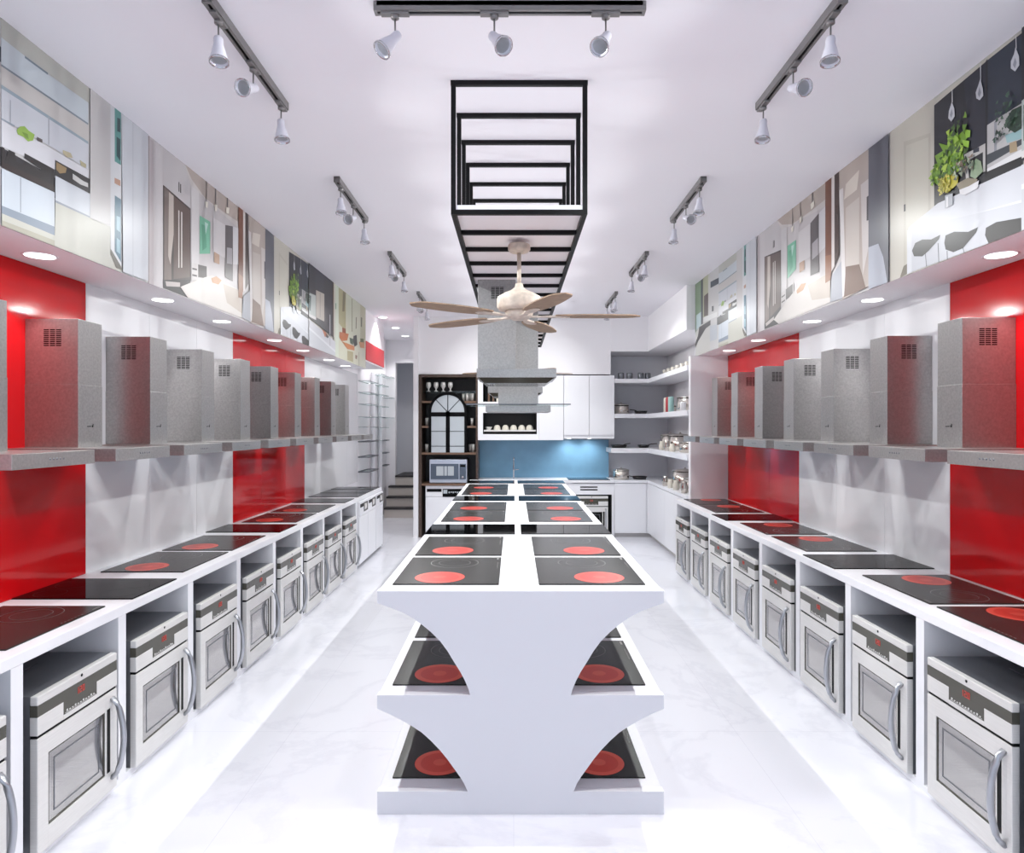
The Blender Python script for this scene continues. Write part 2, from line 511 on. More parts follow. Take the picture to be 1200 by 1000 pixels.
  ((34,36,50),[(0.31,0.96),(0.383,0.967),(0.383,0.53),(0.337,0.562)]),
  ((14,15,22),[(0.384,0.979),(0.39,0.985),(0.39,0.373),(0.384,0.365)]),
  ((38,46,62),[(0.391,0.977),(0.495,0.975),(0.495,0.608),(0.391,0.63)]),
  ((190,188,190),[(0.389,0.633),(0.495,0.633),(0.495,0.399),(0.389,0.401)]),
  ((150,152,160),[(0.411,0.625),(0.419,0.625),(0.419,0.454),(0.411,0.455)]),
  ((60,66,72),[(0.389,0.476),(0.45,0.464),(0.495,0.456),(0.495,0.428),(0.389,0.422)]),
  ((225,225,228),[(0.389,0.401),(0.495,0.406),(0.495,0.368),(0.389,0.367)]),
  ((150,185,190),[(0.444,0.522),(0.495,0.507),(0.495,0.456),(0.45,0.477)]),
  ((34,62,44),[(0.446,0.598),(0.464,0.63),(0.495,0.621),(0.495,0.507),(0.472,0.506),(0.45,0.555)]),
  ((170,150,120),[(0.457,0.469),(0.477,0.462),(0.48,0.408),(0.458,0.416)]),
  ((206,204,202),[(0.313,0.549),(0.384,0.542),(0.384,0.392),(0.319,0.408)]),
  ((22,24,30),[(0.324,0.503),(0.376,0.503),(0.376,0.386),(0.33,0.399)]),
  ((50,56,70),[(0.344,0.548),(0.364,0.542),(0.364,0.518),(0.344,0.527)]),
  ((14,14,18),[(0.383,0.386),(0.495,0.368),(0.495,0.304),(0.383,0.338)]),
  ((212,214,222),[(0.09,0.298),(0.215,0.355),(0.495,0.323),(0.495,0.14),(0.107,0.254)]),
  ((232,234,240),[(0.09,0.295),(0.107,0.257),(0.495,0.153),(0.495,0.127),(0.107,0.222),(0.09,0.262)]),
  ((206,208,216),[(0.084,0.286),(0.495,0.14),(0.495,0),(0.084,0.008)]),
  ((222,224,230),[(0.084,0.286),(0.105,0.259),(0.105,0.005),(0.084,0.005)]),
  ((110,112,118),[(0.163,0.091),(0.166,0.089),(0.171,0.007),(0.168,0.006)]),
  ((110,112,118),[(0.215,0.119),(0.218,0.117),(0.221,0.002),(0.218,0.004)]),
  ((110,112,118),[(0.25,0.052),(0.253,0.05),(0.254,0),(0.251,0)]),
  ((110,112,118),[(0.306,0.046),(0.309,0.044),(0.315,0),(0.313,0)]),
  ((58,56,56),[(0.107,0.141),(0.121,0.18),(0.152,0.182),(0.189,0.158),(0.225,0.161),(0.22,0.139),(0.179,0.096),(0.152,0.078),(0.116,0.1)]),
  ((50,48,50),[(0.241,0.103),(0.246,0.144),(0.278,0.143),(0.328,0.108),(0.361,0.111),(0.354,0.085),(0.31,0.029),(0.275,0.028),(0.246,0.062)]),
  ((58,56,56),[(0.384,0.051),(0.387,0.089),(0.419,0.096),(0.495,0.064),(0.495,0.001),(0.45,0),(0.395,0.002)]),
  ((225,226,230),[(0.368,0.986),(0.371,0.986),(0.371,0.892),(0.369,0.895)]),
  ((225,226,230),[(0.27,0.964),(0.272,0.964),(0.273,0.888),(0.27,0.891)]),
  ((225,226,230),[(0.476,0.989),(0.478,0.988),(0.479,0.921),(0.477,0.924)]),
  ((206,208,216),[(0.369,0.905),(0.377,0.844),(0.379,0.801),(0.367,0.791),(0.356,0.814),(0.354,0.848),(0.362,0.876)]),
  ((206,208,216),[(0.27,0.894),(0.279,0.845),(0.281,0.799),(0.268,0.782),(0.257,0.814),(0.259,0.852)]),
  ((206,208,216),[(0.476,0.931),(0.486,0.873),(0.487,0.827),(0.475,0.811),(0.463,0.841),(0.463,0.877),(0.472,0.902)]),
  ((150,152,164),[(0.367,0.863),(0.372,0.826),(0.366,0.807),(0.361,0.832)]),
  ((150,152,164),[(0.27,0.855),(0.274,0.821),(0.268,0.803),(0.263,0.826)]),
  ((150,152,164),[(0.475,0.881),(0.48,0.849),(0.475,0.826),(0.469,0.851)]),
  ((118,160,44),[(0.189,0.568),(0.215,0.59),(0.205,0.646),(0.237,0.645),(0.22,0.707),(0.259,0.653),(0.254,0.717),(0.275,0.727),(0.294,0.676),(0.31,0.685),(0.326,0.629),(0.301,0.611),(0.315,0.526),(0.283,0.498),(0.254,0.45),(0.225,0.445),(0.199,0.497)]),
  ((150,195,60),[(0.315,0.69),(0.337,0.66),(0.335,0.625),(0.321,0.634)]),
  ((160,205,66),[(0.308,0.638),(0.333,0.605),(0.33,0.571),(0.312,0.6)]),
  ((90,130,34),[(0.215,0.56),(0.249,0.588),(0.264,0.515),(0.23,0.486)]),
  ((150,190,62),[(0.254,0.702),(0.283,0.673),(0.275,0.637),(0.258,0.66)]),
  ((60,92,30),[(0.237,0.636),(0.258,0.606),(0.254,0.568),(0.239,0.592)]),
  ((160,200,70),[(0.264,0.604),(0.292,0.591),(0.297,0.542),(0.271,0.552)]),
  ((200,190,60),[(0.227,0.489),(0.264,0.5),(0.296,0.442),(0.292,0.403),(0.254,0.383),(0.233,0.416)]),
  ((170,165,45),[(0.24,0.462),(0.269,0.452),(0.264,0.397),(0.245,0.413)]),
  ((150,170,140),[(0.341,0.466),(0.356,0.487),(0.372,0.458),(0.379,0.397),(0.354,0.377),(0.337,0.407)]),
  ((150,140,120),[(0.287,0.407),(0.328,0.407),(0.362,0.37),(0.345,0.329),(0.301,0.359)]),
  ((236,236,240),[(0.299,0.365),(0.332,0.357),(0.366,0.36),(0.362,0.322),(0.319,0.32),(0.301,0.34)]),
  ((176,180,188),[(0.246,0.375),(0.275,0.366),(0.275,0.3),(0.246,0.3)]),
  ((226,228,232),[(0.25,0.364),(0.258,0.361),(0.258,0.301),(0.25,0.302)]),
  ((30,29,38),[(0.495,1),(0.964,1),(0.964,0.248),(0.495,0.342)]),
  ((40,42,54),[(0.605,1),(0.766,1),(0.766,0.769),(0.605,0.747)]),
  ((190,198,196),[(0.495,0.641),(0.612,0.66),(0.612,0.372),(0.495,0.376)]),
  ((60,90,86),[(0.5,0.614),(0.532,0.62),(0.522,0.426),(0.5,0.438)]),
  ((226,224,224),[(0.495,0.39),(0.617,0.392),(0.617,0.356),(0.495,0.355)]),
  ((196,186,176),[(0.617,0.731),(0.771,0.752),(0.771,0.395),(0.617,0.392)]),
  ((150,140,132),[(0.686,0.731),(0.697,0.733),(0.697,0.422),(0.686,0.418)]),
  ((84,60,40),[(0.942,1),(0.964,1),(0.964,0.267),(0.942,0.27)]),
  ((205,203,190),[(0.964,1),(1,1),(1,0.002),(0.964,0.01)]),
  ((214,214,222),[(0.495,0.324),(1,0.2),(1,0.08),(0.495,0.228)]),
  ((232,234,240),[(0.495,0.228),(1,0.08),(1,0.05),(0.495,0.202)]),
  ((208,210,217),[(0.495,0.202),(1,0.05),(1,0),(0.495,0)]),
  ((190,110,70),[(0.724,0.284),(0.794,0.27),(0.852,0.232),(0.78,0.199)]),
  ((40,36,38),[(0.794,0.251),(0.861,0.225),(0.837,0.198),(0.802,0.207)]),
  ((190,190,196),[(0.875,0.53),(0.893,0.527),(0.893,0.109),(0.875,0.113)]),
 ]),
 'green': ((205, 205, 185), [
  ((205,205,185),[(0.006,1),(0.98,1),(0.98,0.006),(0.006,0)]),
  ((214,222,205),[(0.006,1),(0.104,1),(0.104,0.01),(0.006,0.004)]),
  ((110,160,130),[(0.006,0.741),(0.04,0.744),(0.04,0.663),(0.006,0.661)]),
  ((178,172,130),[(0.104,0.991),(0.313,1),(0.313,0.425),(0.104,0.49)]),
  ((120,110,80),[(0.227,0.988),(0.313,0.997),(0.27,0.709),(0.21,0.689)]),
  ((210,212,190),[(0.313,1),(0.791,1),(0.791,0.37),(0.313,0.383)]),
  ((150,150,120),[(0.494,0.983),(0.522,0.982),(0.522,0.483),(0.494,0.475)]),
  ((110,105,80),[(0.638,0.742),(0.668,0.751),(0.658,0.566),(0.629,0.557)]),
  ((190,190,160),[(0.791,1),(0.98,1),(0.98,0.464),(0.791,0.463)]),
  ((80,85,60),[(0.812,0.797),(0.865,0.802),(0.854,0.645),(0.812,0.644)]),
  ((150,80,50),[(0.206,0.458),(0.313,0.468),(0.313,0.383),(0.206,0.364)]),
  ((190,110,60),[(0.124,0.373),(0.402,0.417),(0.357,0.308),(0.185,0.255),(0.124,0.291)]),
  ((70,90,70),[(0.425,0.369),(0.541,0.377),(0.541,0.287),(0.448,0.287)]),
  ((40,48,44),[(0.551,0.424),(0.663,0.471),(0.688,0.322),(0.589,0.265),(0.541,0.332)]),
  ((196,120,66),[(0.185,0.255),(0.589,0.276),(0.589,0.209),(0.357,0.179)]),
  ((196,130,70),[(0.739,0.381),(0.952,0.445),(0.941,0.322),(0.791,0.3)]),
  ((90,110,60),[(0.791,0.452),(0.925,0.474),(0.925,0.414),(0.791,0.393)]),
  ((160,150,110),[(0.357,0.158),(0.541,0.176),(0.541,0.02),(0.357,0.018)]),
  ((120,80,50),[(0.614,0.147),(0.688,0.151),(0.668,0.089),(0.614,0.09)]),
  ((150,150,120),[(0.729,0.217),(0.749,0.216),(0.749,0),(0.729,0)]),
 ]),
}

# ================================================================ THE SETTING
XL, XR = -2.42, 2.46          # side walls
FL, FR = -1.81, 1.85          # counter fronts
BL, BR = -2.06, 2.10          # bulkhead faces
CZ = 3.29                     # ceiling
YB = -2.3                     # shopfront


def S(name, m, *b, bev=0.0):
    return bx(name, m, *b, bev=bev, kind='structure')


S('floor', 'floor', -4.2, 3.2, YB - 0.2, 14.2, -0.1, 0)
S('ceiling', 'ceil', -4.2, 3.2, YB - 0.2, 14.2, CZ, CZ + 0.1)
S('wall_left', 'wall', XL - 0.15, XL, YB - 0.1, 12.62, 0, CZ)
S('wall_right', 'wall', XR, XR + 0.15, YB - 0.1, 10.8, 0, CZ)
# back of the shop: wall over and behind the fitted kitchen
S('wall_back', 'wall', -1.418, 1.447, 10.47, 10.9, 0, 2.43)
S('wall_back_upper', 'wall', -1.418, 1.447, 9.93, 10.9, 2.43, CZ)
S('wall_back_niche', 'nichewall', 1.447, XR + 0.15, 10.65, 10.9, 0, CZ)
S('wall_kitchen_side', 'wall', -1.49, -1.418, 9.88, 13.8, 0, CZ)
bm = new()
box(bm, XL - 0.15, -2.245, 12.62, 12.8, 0, CZ)
box(bm, -2.245, -1.49, 12.62, 12.8, 2.86, CZ)
obj('wall_corridor_end', bm, 'wall', kind='structure')
S('wall_corridor_recess', 'grey', -3.2, -1.3, 13.6, 13.8, 0, CZ)
S('wall_corridor_recess_side', 'grey', -2.9, -2.75, 12.8, 13.6, 0, CZ)
# shopfront behind the camera
bm = new()
box(bm, XL - 0.15, -2.3, YB - 0.1, YB, 0, CZ)
box(bm, 2.34, XR + 0.15, YB - 0.1, YB, 0, CZ)
box(bm, -2.3, 2.34, YB - 0.1, YB, 3.25, CZ)
box(bm, -2.3, 2.34, YB - 0.1, YB, 0, 0.12)
for x in (-0.8, 0.84):
    box(bm, x - 0.03, x + 0.03, YB - 0.1, YB, 0.12, 3.25)
wn = obj('window_1', bm, 'rail', kind='structure')
bx('pane', 'window', -2.3, 2.34, YB - 0.06, YB - 0.05, 0.12, 3.25, parent=wn)

# bulkheads with soffit over the wall counters
S('bulkhead_left', 'soffit', XL, BL, YB, 9.26, 2.457, CZ)['kind'] = 'structure'
S('bulkhead_right', 'soffit', BR, XR, YB, 7.69, 2.457, CZ)
bm = new()
box(bm, 1.447, 2.0, 9.9, 10.65, 2.77, CZ)
box(bm, 2.0, XR, 7.7, 10.65, 2.77, CZ)
obj('bulkhead_back', bm, 'wall', kind='structure')
S('partition_right', 'wall', 2.02, XR, 7.6, 7.69, 0, 2.457)
S('bulkhead_left_rear', 'wall', XL, BL - 0.01, 9.26, 10.6, 2.56, CZ)

# joints of the white gloss wall cladding
def cladding(n, x, y0, y1, side):
    bm = new()
    k = max(1, round((y1 - y0) / 0.652))
    d = (y1 - y0) / k
    for i in range(k):
        a, b = y0 + i * d + 0.001, y0 + (i + 1) * d - 0.001
        if side == 'L':
            box(bm, x, x + 0.012, a, b, 0.8, 2.457)
        else:
            box(bm, x - 0.012, x, a, b, 0.8, 2.457)
    obj('trim_%d' % n, bm, 'wpanel', kind='structure')


cladding(1, XL, 3.745, 5.71, 'L')
cladding(2, XL, 7.66, 10.25, 'L')
cladding(3, XR, 3.735, 5.71, 'R')

# red gloss panels
def red_panels(side, y0, n, where):
    for i in range(n):
        a, b = y0 + i * 0.652 + 0.001, y0 + (i + 1) * 0.652 - 0.001
        x0, x1 = (XL, XL + 0.013) if side == 'L' else (XR - 0.013, XR)
        o = bx('wall_panel', 'red', x0, x1, a, b, 0.822, 2.456, bev=0.001)
        pos = where[i]
        tag(o, pos, 'wall panel', 'red gloss panels on the %s wall' % ('left' if side == 'L' else 'right'))


red_panels('L', 1.788, 3, ['glossy red wall panel on left wall beyond the left picture edge',
                           'glossy red panel on left wall behind the leftmost cut-off extractor hood',
                           'glossy red panel on left wall ending beside the white cladding, nearest group'])
red_panels('L', 5.705, 3, ['nearest panel of the middle red block on the left wall',
                           'centre panel of the middle red block on the left wall',
                           'farthest panel of the middle red block on the left wall'])
red_panels('R', 1.779, 3, ['glossy red wall panel on right wall beyond the right picture edge',
                           'glossy red panel on right wall behind the nearest right extractor hood',
                           'glossy red panel on right wall ending beside the white cladding, nearest group'])
red_panels('R', 5.715, 3, ['nearest panel of the middle red block on the right wall',
                           'centre panel of the middle red block on the right wall',
                           'farthest panel of the middle red block on the right wall'])
tag(bx('fascia_panel', 'redmat', BL - 0.01, BL + 0.005, 9.28, 10.55, 2.585, 2.845),
    'matt red rectangular panel high on left wall past the last poster', 'panel')

# ---------------------------------------------------------------- posters
def poster(key, side, y0, y1, label):
    base, shapes = POSTERS[key]
    H0, H = 2.457, CZ - 2.457
    bm = new()
    lay = bm.loops.layers.float_color.new('ink')

    def pt(u, v, k):
        off = 0.003 + 0.00012 * k
        if side == 'L':
            return (BL + off, y0 + u * (y1 - y0), H0 + v * H)
        return (BR - off, y1 - u * (y1 - y0), H0 + v * H)

    def face(vs, c):
        f = bm.faces.new(vs)
        for l in f.loops:
            l[lay] = tuple([0.72 * q for q in rgb(*c)[:3]] + [1])
    # thin board
    n0 = [bm.verts.new(pt(u, v, 0)) for u, v in ((0, 0), (1, 0), (1, 1), (0, 1))]
    face(n0, base)
    wb = [bm.verts.new(pt(u, v, -24)) for u, v in ((0, 0), (1, 0), (1, 1), (0, 1))]
    for i in range(4):
        j = (i + 1) % 4
        face((n0[i], wb[i], wb[j], n0[j]), base)
    for k, (c, q) in enumerate(shapes):
        qq = []
        for p in q:
            if not qq or p != qq[-1]:
                qq.append(p)
        if len(qq) > 2 and qq[0] == qq[-1]:
            qq.pop()
        if len(qq) < 3:
            continue
        face([bm.verts.new(pt(u, v, k + 1)) for u, v in qq], c)
    if key == 'dark':
        rnd = random.Random(3)
        kk = len(shapes) + 1

        def leaf(u, v, s, a, c):
            n = 7
            q = []
            for i in range(n):
                t_ = 2 * PI * i / n
                r_ = s * (1.0 if i % 2 else 0.55) * (1.25 if i == 1 else 1)
                q.append((u + r_ * math.cos(t_ + a) / 2.35, v + r_ * math.sin(t_ + a)))
            if min(p[0] for p in q) < 0 or min(p[1] for p in q) < 0:
                return
            face([bm.verts.new(pt(p[0], p[1], kk)) for p in q], c)
        for i in range(95):
            t_ = rnd.random()
            u = 0.205 + 0.10 * t_ + rnd.uniform(-0.022, 0.03)
            v = 0.50 + 0.30 * t_ * rnd.random() + rnd.uniform(-0.06, 0.06)
            g_ = rnd.choice([(118, 160, 44), (96, 138, 36), (150, 190, 62), (70, 104, 34), (176, 206, 76), (52, 78, 34)])
            kk += 0.2
            leaf(u, v, rnd.uniform(0.012, 0.028), rnd.uniform(0, 6), g_)
        for i in range(60):
            u = 0.245 + rnd.uniform(-0.02, 0.022)
            v = 0.44 + rnd.uniform(-0.05, 0.05)
            kk += 0.2
            leaf(u, v, rnd.uniform(0.006, 0.014), rnd.uniform(0, 6), rnd.choice([(206, 196, 66), (176, 168, 46), (150, 150, 40), (226, 214, 96)]))
        for i in range(60):
            u = 0.31 + rnd.uniform(-0.03, 0.04)
            v = 0.455 + rnd.uniform(-0.02, 0.06)
            kk += 0.2
            leaf(u, v, rnd.uniform(0.006, 0.016), rnd.uniform(0, 6), rnd.choice([(150, 166, 140), (112, 128, 108), (186, 196, 170), (140, 120, 100), (90, 98, 84)]))
        for i in range(70):
            u = 0.455 + rnd.uniform(-0.035, 0.04)
            v = 0.60 + rnd.uniform(-0.09, 0.12)
            kk += 0.2
            leaf(u, v, rnd.uniform(0.006, 0.016), rnd.uniform(0, 6), rnd.choice([(34, 62, 44), (24, 44, 36), (60, 92, 72), (40, 74, 60)]))
    o = obj('poster', bm, 'poster')
    return tag(o, label, 'poster', 'kitchen photo posters on the bulkheads')


poster('white', 'L', 1.78, 3.738, 'poster of a white kitchen with black worktops, nearest on left bulkhead')
poster('hall', 'L', 3.742, 5.698, 'poster of steel fridge, white kitchen and hallway, second on left bulkhead')
poster('dark', 'L', 5.702, 7.648, 'poster of dark kitchen with green plant and stools, third on left bulkhead')
poster('green', 'L', 7.652, 9.25, 'pale green poster with orange pots, farthest on left bulkhead')
poster('dark', 'R', 1.75, 3.708, 'large poster of dark kitchen with green plant and stools, nearest on right bulkhead')
poster('hall', 'R', 3.712, 5.728, 'poster of steel fridge, white kitchen and hallway, middle of right bulkhead')
poster('white', 'R', 5.732, 7.69, 'poster of a white kitchen with black worktops, farthest on right bulkhead')

# ================================================================ WALL COUNTERS
def counter(side, ys, yend, label_t, label_c):
    sgn = -1 if side == 'L' else 1
    xf, xw = (FL, XL) if side == 'L' else (FR, XR)
    X = sorted((xf, xw))
    wt = bx('worktop', 'white', X[0], X[1], 0.9, yend, 0.775, 0.82, bev=0.003)
    tag(wt, label_t, 'worktop')
    c = thing('open_base_cabinet', label_c, 'cabinet', (0, 0, 0))
    xs = sorted((xf - sgn * -0.0, xw))
    for y in ys:
        bx('divider', 'white', xs[0], xs[1], y - 0.06, y, 0.034, 0.775, parent=c)
    bx('plinth', 'white', xs[0], xs[1], 0.9, ys[-1], 0, 0.034, parent=c)
    xb = sorted((xw, xw - sgn * 0.012))
    bx('back_panel', 'white', xb[0], xb[1], 0.9, ys[-1] - 0.06, 0.034, 0.775, parent=c)
    return c


YL = [1.803 + 0.652 * i for i in range(-1, 10)]      # far face of each divider on the left
YL[-1] = 7.69
YR = [1.757 + 0.652 * i for i in range(-1, 10)]
YR[-1] = 7.6
counter('L', YL, 9.12, 'long white worktop along the left wall carrying a row of cooktops',
        'white open cabinet under the left worktop with a bay for each oven')
counter('R', YR, 7.6, 'long white worktop along the right wall carrying a row of cooktops',
        'white open cabinet under the right worktop with a bay for each oven')

# ---------------------------------------------------------------- oven
def make_oven(label):
    t = thing('oven', label, 'oven')
    W, H, D = 0.25, 0.60, 0.50
    # body shell: sides, top, bottom, back (open front)
    bm = new()
    box(bm, -W, -W + 0.012, 0.03, D, 0, H - 0.012)
    box(bm, W - 0.012, W, 0.03, D, 0, H - 0.012)
    box(bm, -W, W, 0.03, D, H - 0.012, H)
    box(bm, -W, W, 0.03, D, 0, 0.012)
    box(bm, -W, W, D - 0.012, D, 0, H)
    box(bm, -0.10, 0.10, 0.25, 0.31, H, H + 0.004, bev=0.001)
    obj('body', bm, 'steel_d', t)
    bm = new()
    box(bm, -W + 0.012, -W + 0.05, 0.032, D - 0.012, 0.012, 0.45)
    box(bm, W - 0.05, W - 0.012, 0.032, D - 0.012, 0.012, 0.45)
    box(bm, -W + 0.012, W - 0.012, 0.032, D - 0.012, 0.43, 0.46)
    box(bm, -W + 0.012, W - 0.012, D - 0.06, D - 0.012, 0.012, 0.45)
    box(bm, -W + 0.012, W - 0.012, 0.032, D - 0.012, 0.012, 0.05)
    cv = obj('cavity', bm, 'cavity', t)
    bm = new()
    for zz in (0.16, 0.28):
        for k in range(10):
            x = -0.18 + k * 0.04
            tube(bm, [(x, 0.06, zz), (x, 0.42, zz)], 0.0018, 5)
        tube(bm, [(-0.195, 0.06, zz), (0.195, 0.06, zz)], 0.003, 6)
        tube(bm, [(-0.195, 0.42, zz), (0.195, 0.42, zz)], 0.003, 6)
    obj('rack', bm, 'chrome', cv)
    # control fascia, top lip light steel
    bm = new()
    box(bm, -W, W, 0, 0.03, 0.565, H, bev=0.004)
    lip = obj('top_trim', bm, 'steel_s', t)
    bm = new()
    lathe(bm, [(0, 0.001), (0.006, 0.001), (0.006, 0)], (0, 0, 0), 16, Matrix.Rotation(PI / 2, 4, 'X'))
    bmesh.ops.translate(bm, vec=(0.005, -0.0002, 0.588), verts=bm.verts[:])
    obj('emblem', bm, 'black', lip, label='small dark round emblem')
    bx('dark_band', 'band', -W + 0.0005, W - 0.0005, 0.001, 0.03, 0.522, 0.565, parent=t)
    bm = new()
    box(bm, -W, -0.105, 0, 0.03, 0.452, 0.522, bev=0.002)
    box(bm, 0.105, W, 0, 0.03, 0.452, 0.522, bev=0.002)
    box(bm, -0.105, 0.105, 0, 0.03, 0.452, 0.470)
    obj('control_fascia', bm, 'steel_s', t)
    dp = bx('display', 'band', -0.105, 0.105, 0.0008, 0.03, 0.470, 0.5225, parent=t)
    bm = new()
    # 7-segment clock digits
    def seg(x, z, s, on):
        hh, ww, th = s, s * 0.55, s * 0.16
        S7 = {'a': (0, ww, hh - th, hh), 'g': (0, ww, hh / 2 - th / 2, hh / 2 + th / 2), 'd': (0, ww, 0, th),
              'f': (0, th, hh / 2, hh), 'b': (ww - th, ww, hh / 2, hh), 'e': (0, th, 0, hh / 2), 'c': (ww - th, ww, 0, hh / 2)}
        for q in on:
            a = S7[q]
            box(bm, x + a[0], x + a[1], -0.0004, 0.002, z + a[2], z + a[3])
    seg(-0.028, 0.520, 0.026, 'bc')
    seg(-0.008, 0.520, 0.026, 'abged')
    seg(0.010, 0.520, 0.026, 'abcdef')
    obj('clock_digits', bm, 'digit', dp)
    bm = new()
    for k in range(11):
        x = -0.088 + k * 0.0168
        box(bm, x, x + 0.008, -0.0006, 0.002, 0.478, 0.482 if k % 3 else 0.486)
    box(bm, -0.095, 0.095, -0.0004, 0.002, 0.4735, 0.4748)
    obj('touch_keys', bm, 'steel_s', dp)
    bx('seal', 'black', -W + 0.004, W - 0.002, 0.006, 0.03, 0.440, 0.452, parent=t)
    # door
    bm = new()
    x0, x1, z0, z1 = -0.19, 0.165, 0.085, 0.365
    box(bm, -W, x0, 0, 0.03, 0, 0.440, bev=0.003)
    box(bm, x1, W, 0, 0.03, 0, 0.440, bev=0.003)
    box(bm, x0 - 0.003, x1 + 0.003, 0, 0.03, z1, 0.440, bev=0.001)
    box(bm, x0 - 0.003, x1 + 0.003, 0, 0.03, 0, z0, bev=0.001)
    door = obj('door', bm, 'steel_s', t)
    bx('door_glass', 'oglass', x0, x1, 0.006, 0.010, z0, z1, parent=door)
    bm = new()
    for (a, b, c, d) in ((x0, x1, z1 - 0.006, z1), (x0, x1, z0, z0 + 0.006), (x0, x0 + 0.006, z0, z1), (x1 - 0.006, x1, z0, z1)):
        box(bm, a, b, 0.003, 0.012, c, d)
    i = 0.036
    for (a, b, c, d) in ((x0 + i, x1 - i, z1 - i - 0.004, z1 - i), (x0 + i, x1 - i, z0 + i, z0 + i + 0.004),
                         (x0 + i, x0 + i + 0.004, z0 + i, z1 - i), (x1 - i - 0.004, x1 - i, z0 + i, z1 - i)):
        pass
    obj('window_frame', bm, 'band', door)
    bm = new()
    for (a, b, c, d) in ((x0 + i, x1 - i, z1 - i - 0.005, z1 - i), (x0 + i, x1 - i, z0 + i, z0 + i + 0.005),
                         (x0 + i, x0 + i + 0.005, z0 + i, z1 - i), (x1 - i - 0.005, x1 - i, z0 + i, z1 - i)):
        box(bm, a, b, 0.0045, 0.0068, c, d)
    obj('inner_frame', bm, 'steel_d', door)
    # bowed vertical handle on the right of the door
    bm = new()
    pts = []
    for k in range(17):
        u = k / 16
        z = 0.055 + u * 0.355
        y = -0.052 * (math.sin(PI * u) ** 0.55)
        pts.append((0.212, y, z))
    tube(bm, pts, 0.013, 12, 0.8)
    obj('handle', bm, 'steel_h', t)
    bm = new()
    box(bm, 0.176, 0.198, -0.0015, 0.004, 0.09, 0.37, bev=0.001)
    obj('grip_recess', bm, 'black', door)
    return t


names_l = ['cut-off oven at the left picture edge, left row',
           'stainless oven with red clock at lower left, nearest whole oven in the left row']
oven0 = None
for n in range(-1, 8):
    y0 = 2.455 + 0.652 * n + 0.04
    yc = y0 + 0.252
    if n <= 0:
        lab = names_l[n + 1]
    else:
        lab = 'stainless steel oven, %s whole one in the left row%s' % (
            ORD[n], ', next to the white dishwashers' if n == 7 else '')
    g = 'ovens under the left worktop'
    if oven0 is None:
        oven0 = make_oven(lab)
        oven0['group'] = g
        oven0.location = (-1.786, yc, 0.034)
        oven0.rotation_euler = (0, 0, PI / 2)
    else:
        dup(oven0, (-1.786, yc, 0.034), PI / 2, lab, g)
for n in range(0, 8):
    yc = 2.405 + 0.652 * n + 0.285
    if n == 7:
        yc = 7.26
    lab = 'stainless steel oven, %s in the right row%s' % (
        'nearest' if n == 0 else ORD[n], ', beside the end panel of the shelving' if n == 7 else '')
    dup(oven0, (1.826, yc, 0.034), -PI / 2, lab, 'ovens under the right worktop')

# ---------------------------------------------------------------- dishwashers at the end of the left counter
def make_dishwasher(label, W=0.226):
    t = thing('dishwasher', label, 'dishwasher')
    bx('body', 'white', -W, W, 0.02, 0.56, 0.03, 0.77, parent=t)
    bx('door', 'white', -W + 0.003, W - 0.003, 0, 0.022, 0.05, 0.60, parent=t, bev=0.003)
    pn = bx('control_panel', 'white', -W + 0.003, W - 0.003, -0.004, 0.022, 0.605, 0.77, parent=t, bev=0.003)
    bx('handle_slot', 'black', -W + 0.02, -0.03, -0.006, 0.01, 0.705, 0.745, parent=pn)
    d = bx('display', 'band', -0.02, W - 0.03, -0.006, 0.01, 0.64, 0.748, parent=pn)
    bm = new()
    prism(bm, [(0.02, 0.662), (0.10, 0.662), (0.135, 0.678), (0.135, 0.718), (0.10, 0.73), (0.02, 0.73)], 'y', -0.0075, -0.003)
    obj('bright_window', bm, 'steel_s', pn)
    return t


dw = None
for k, y in enumerate((7.93, 8.39, 8.86)):
    lab = 'white dishwasher with black handle slot, %s of three at the end of left row' % ('nearest', 'middle', 'farthest')[k]
    if dw is None:
        dw = make_dishwasher(lab)
        dw['group'] = 'dishwashers under the left worktop'
        dw.location = (-1.785, y, 0)
        dw.rotation_euler = (0, 0, PI / 2)
    else:
        dup(dw, (-1.785, y, 0), PI / 2, lab)
tag(bx('end_panel', 'white', XL, FL, 9.095, 9.12, 0, 0.775), 'white end panel closing the left row after the last dishwasher', 'panel')

# ---------------------------------------------------------------- cooktops
def make_cooktop(label):
    """0.60 x 0.47 ceramic hob, long side along local X"""
    t = thing('cooktop', label, 'cooktop')
    bx('glass_top', 'hob', -0.30, 0.30, -0.235, 0.235, 0, 0.006, parent=t, bev=0.0015)
    bm = new()
    disc(bm, 0, 0, 0.006, 0, 0.115, h=0.0003)
    z = obj('heating_zone', bm, 'burner', t, (-0.17, 0.045, 0), label='glowing red heating zone')
    bm = new()
    disc(bm, 0, 0, 0.0063, 0.088, 0.113, h=0.0003)
    disc(bm, 0, 0, 0.0063, 0.0, 0.03, h=0.0003)
    obj('zone_glow_ring', bm, 'burner2', z)
    bm = new()
    disc(bm, 0.155, 0.0, 0.006, 0.118, 0.121, h=0.0002)
    disc(bm, 0.155, 0.0, 0.006, 0.078, 0.080, h=0.0002)
    obj('zone_outline', bm, 'ring', t)
    bm = new()
    for k in range(7):
        box(bm, 0.02 + k * 0.022, 0.032 + k * 0.022, -0.222, -0.217, 0.006, 0.0062)
    box(bm, 0.235, 0.285, -0.222, -0.212, 0.006, 0.0062)
    obj('touch_controls', bm, 'ring', t)
    return t


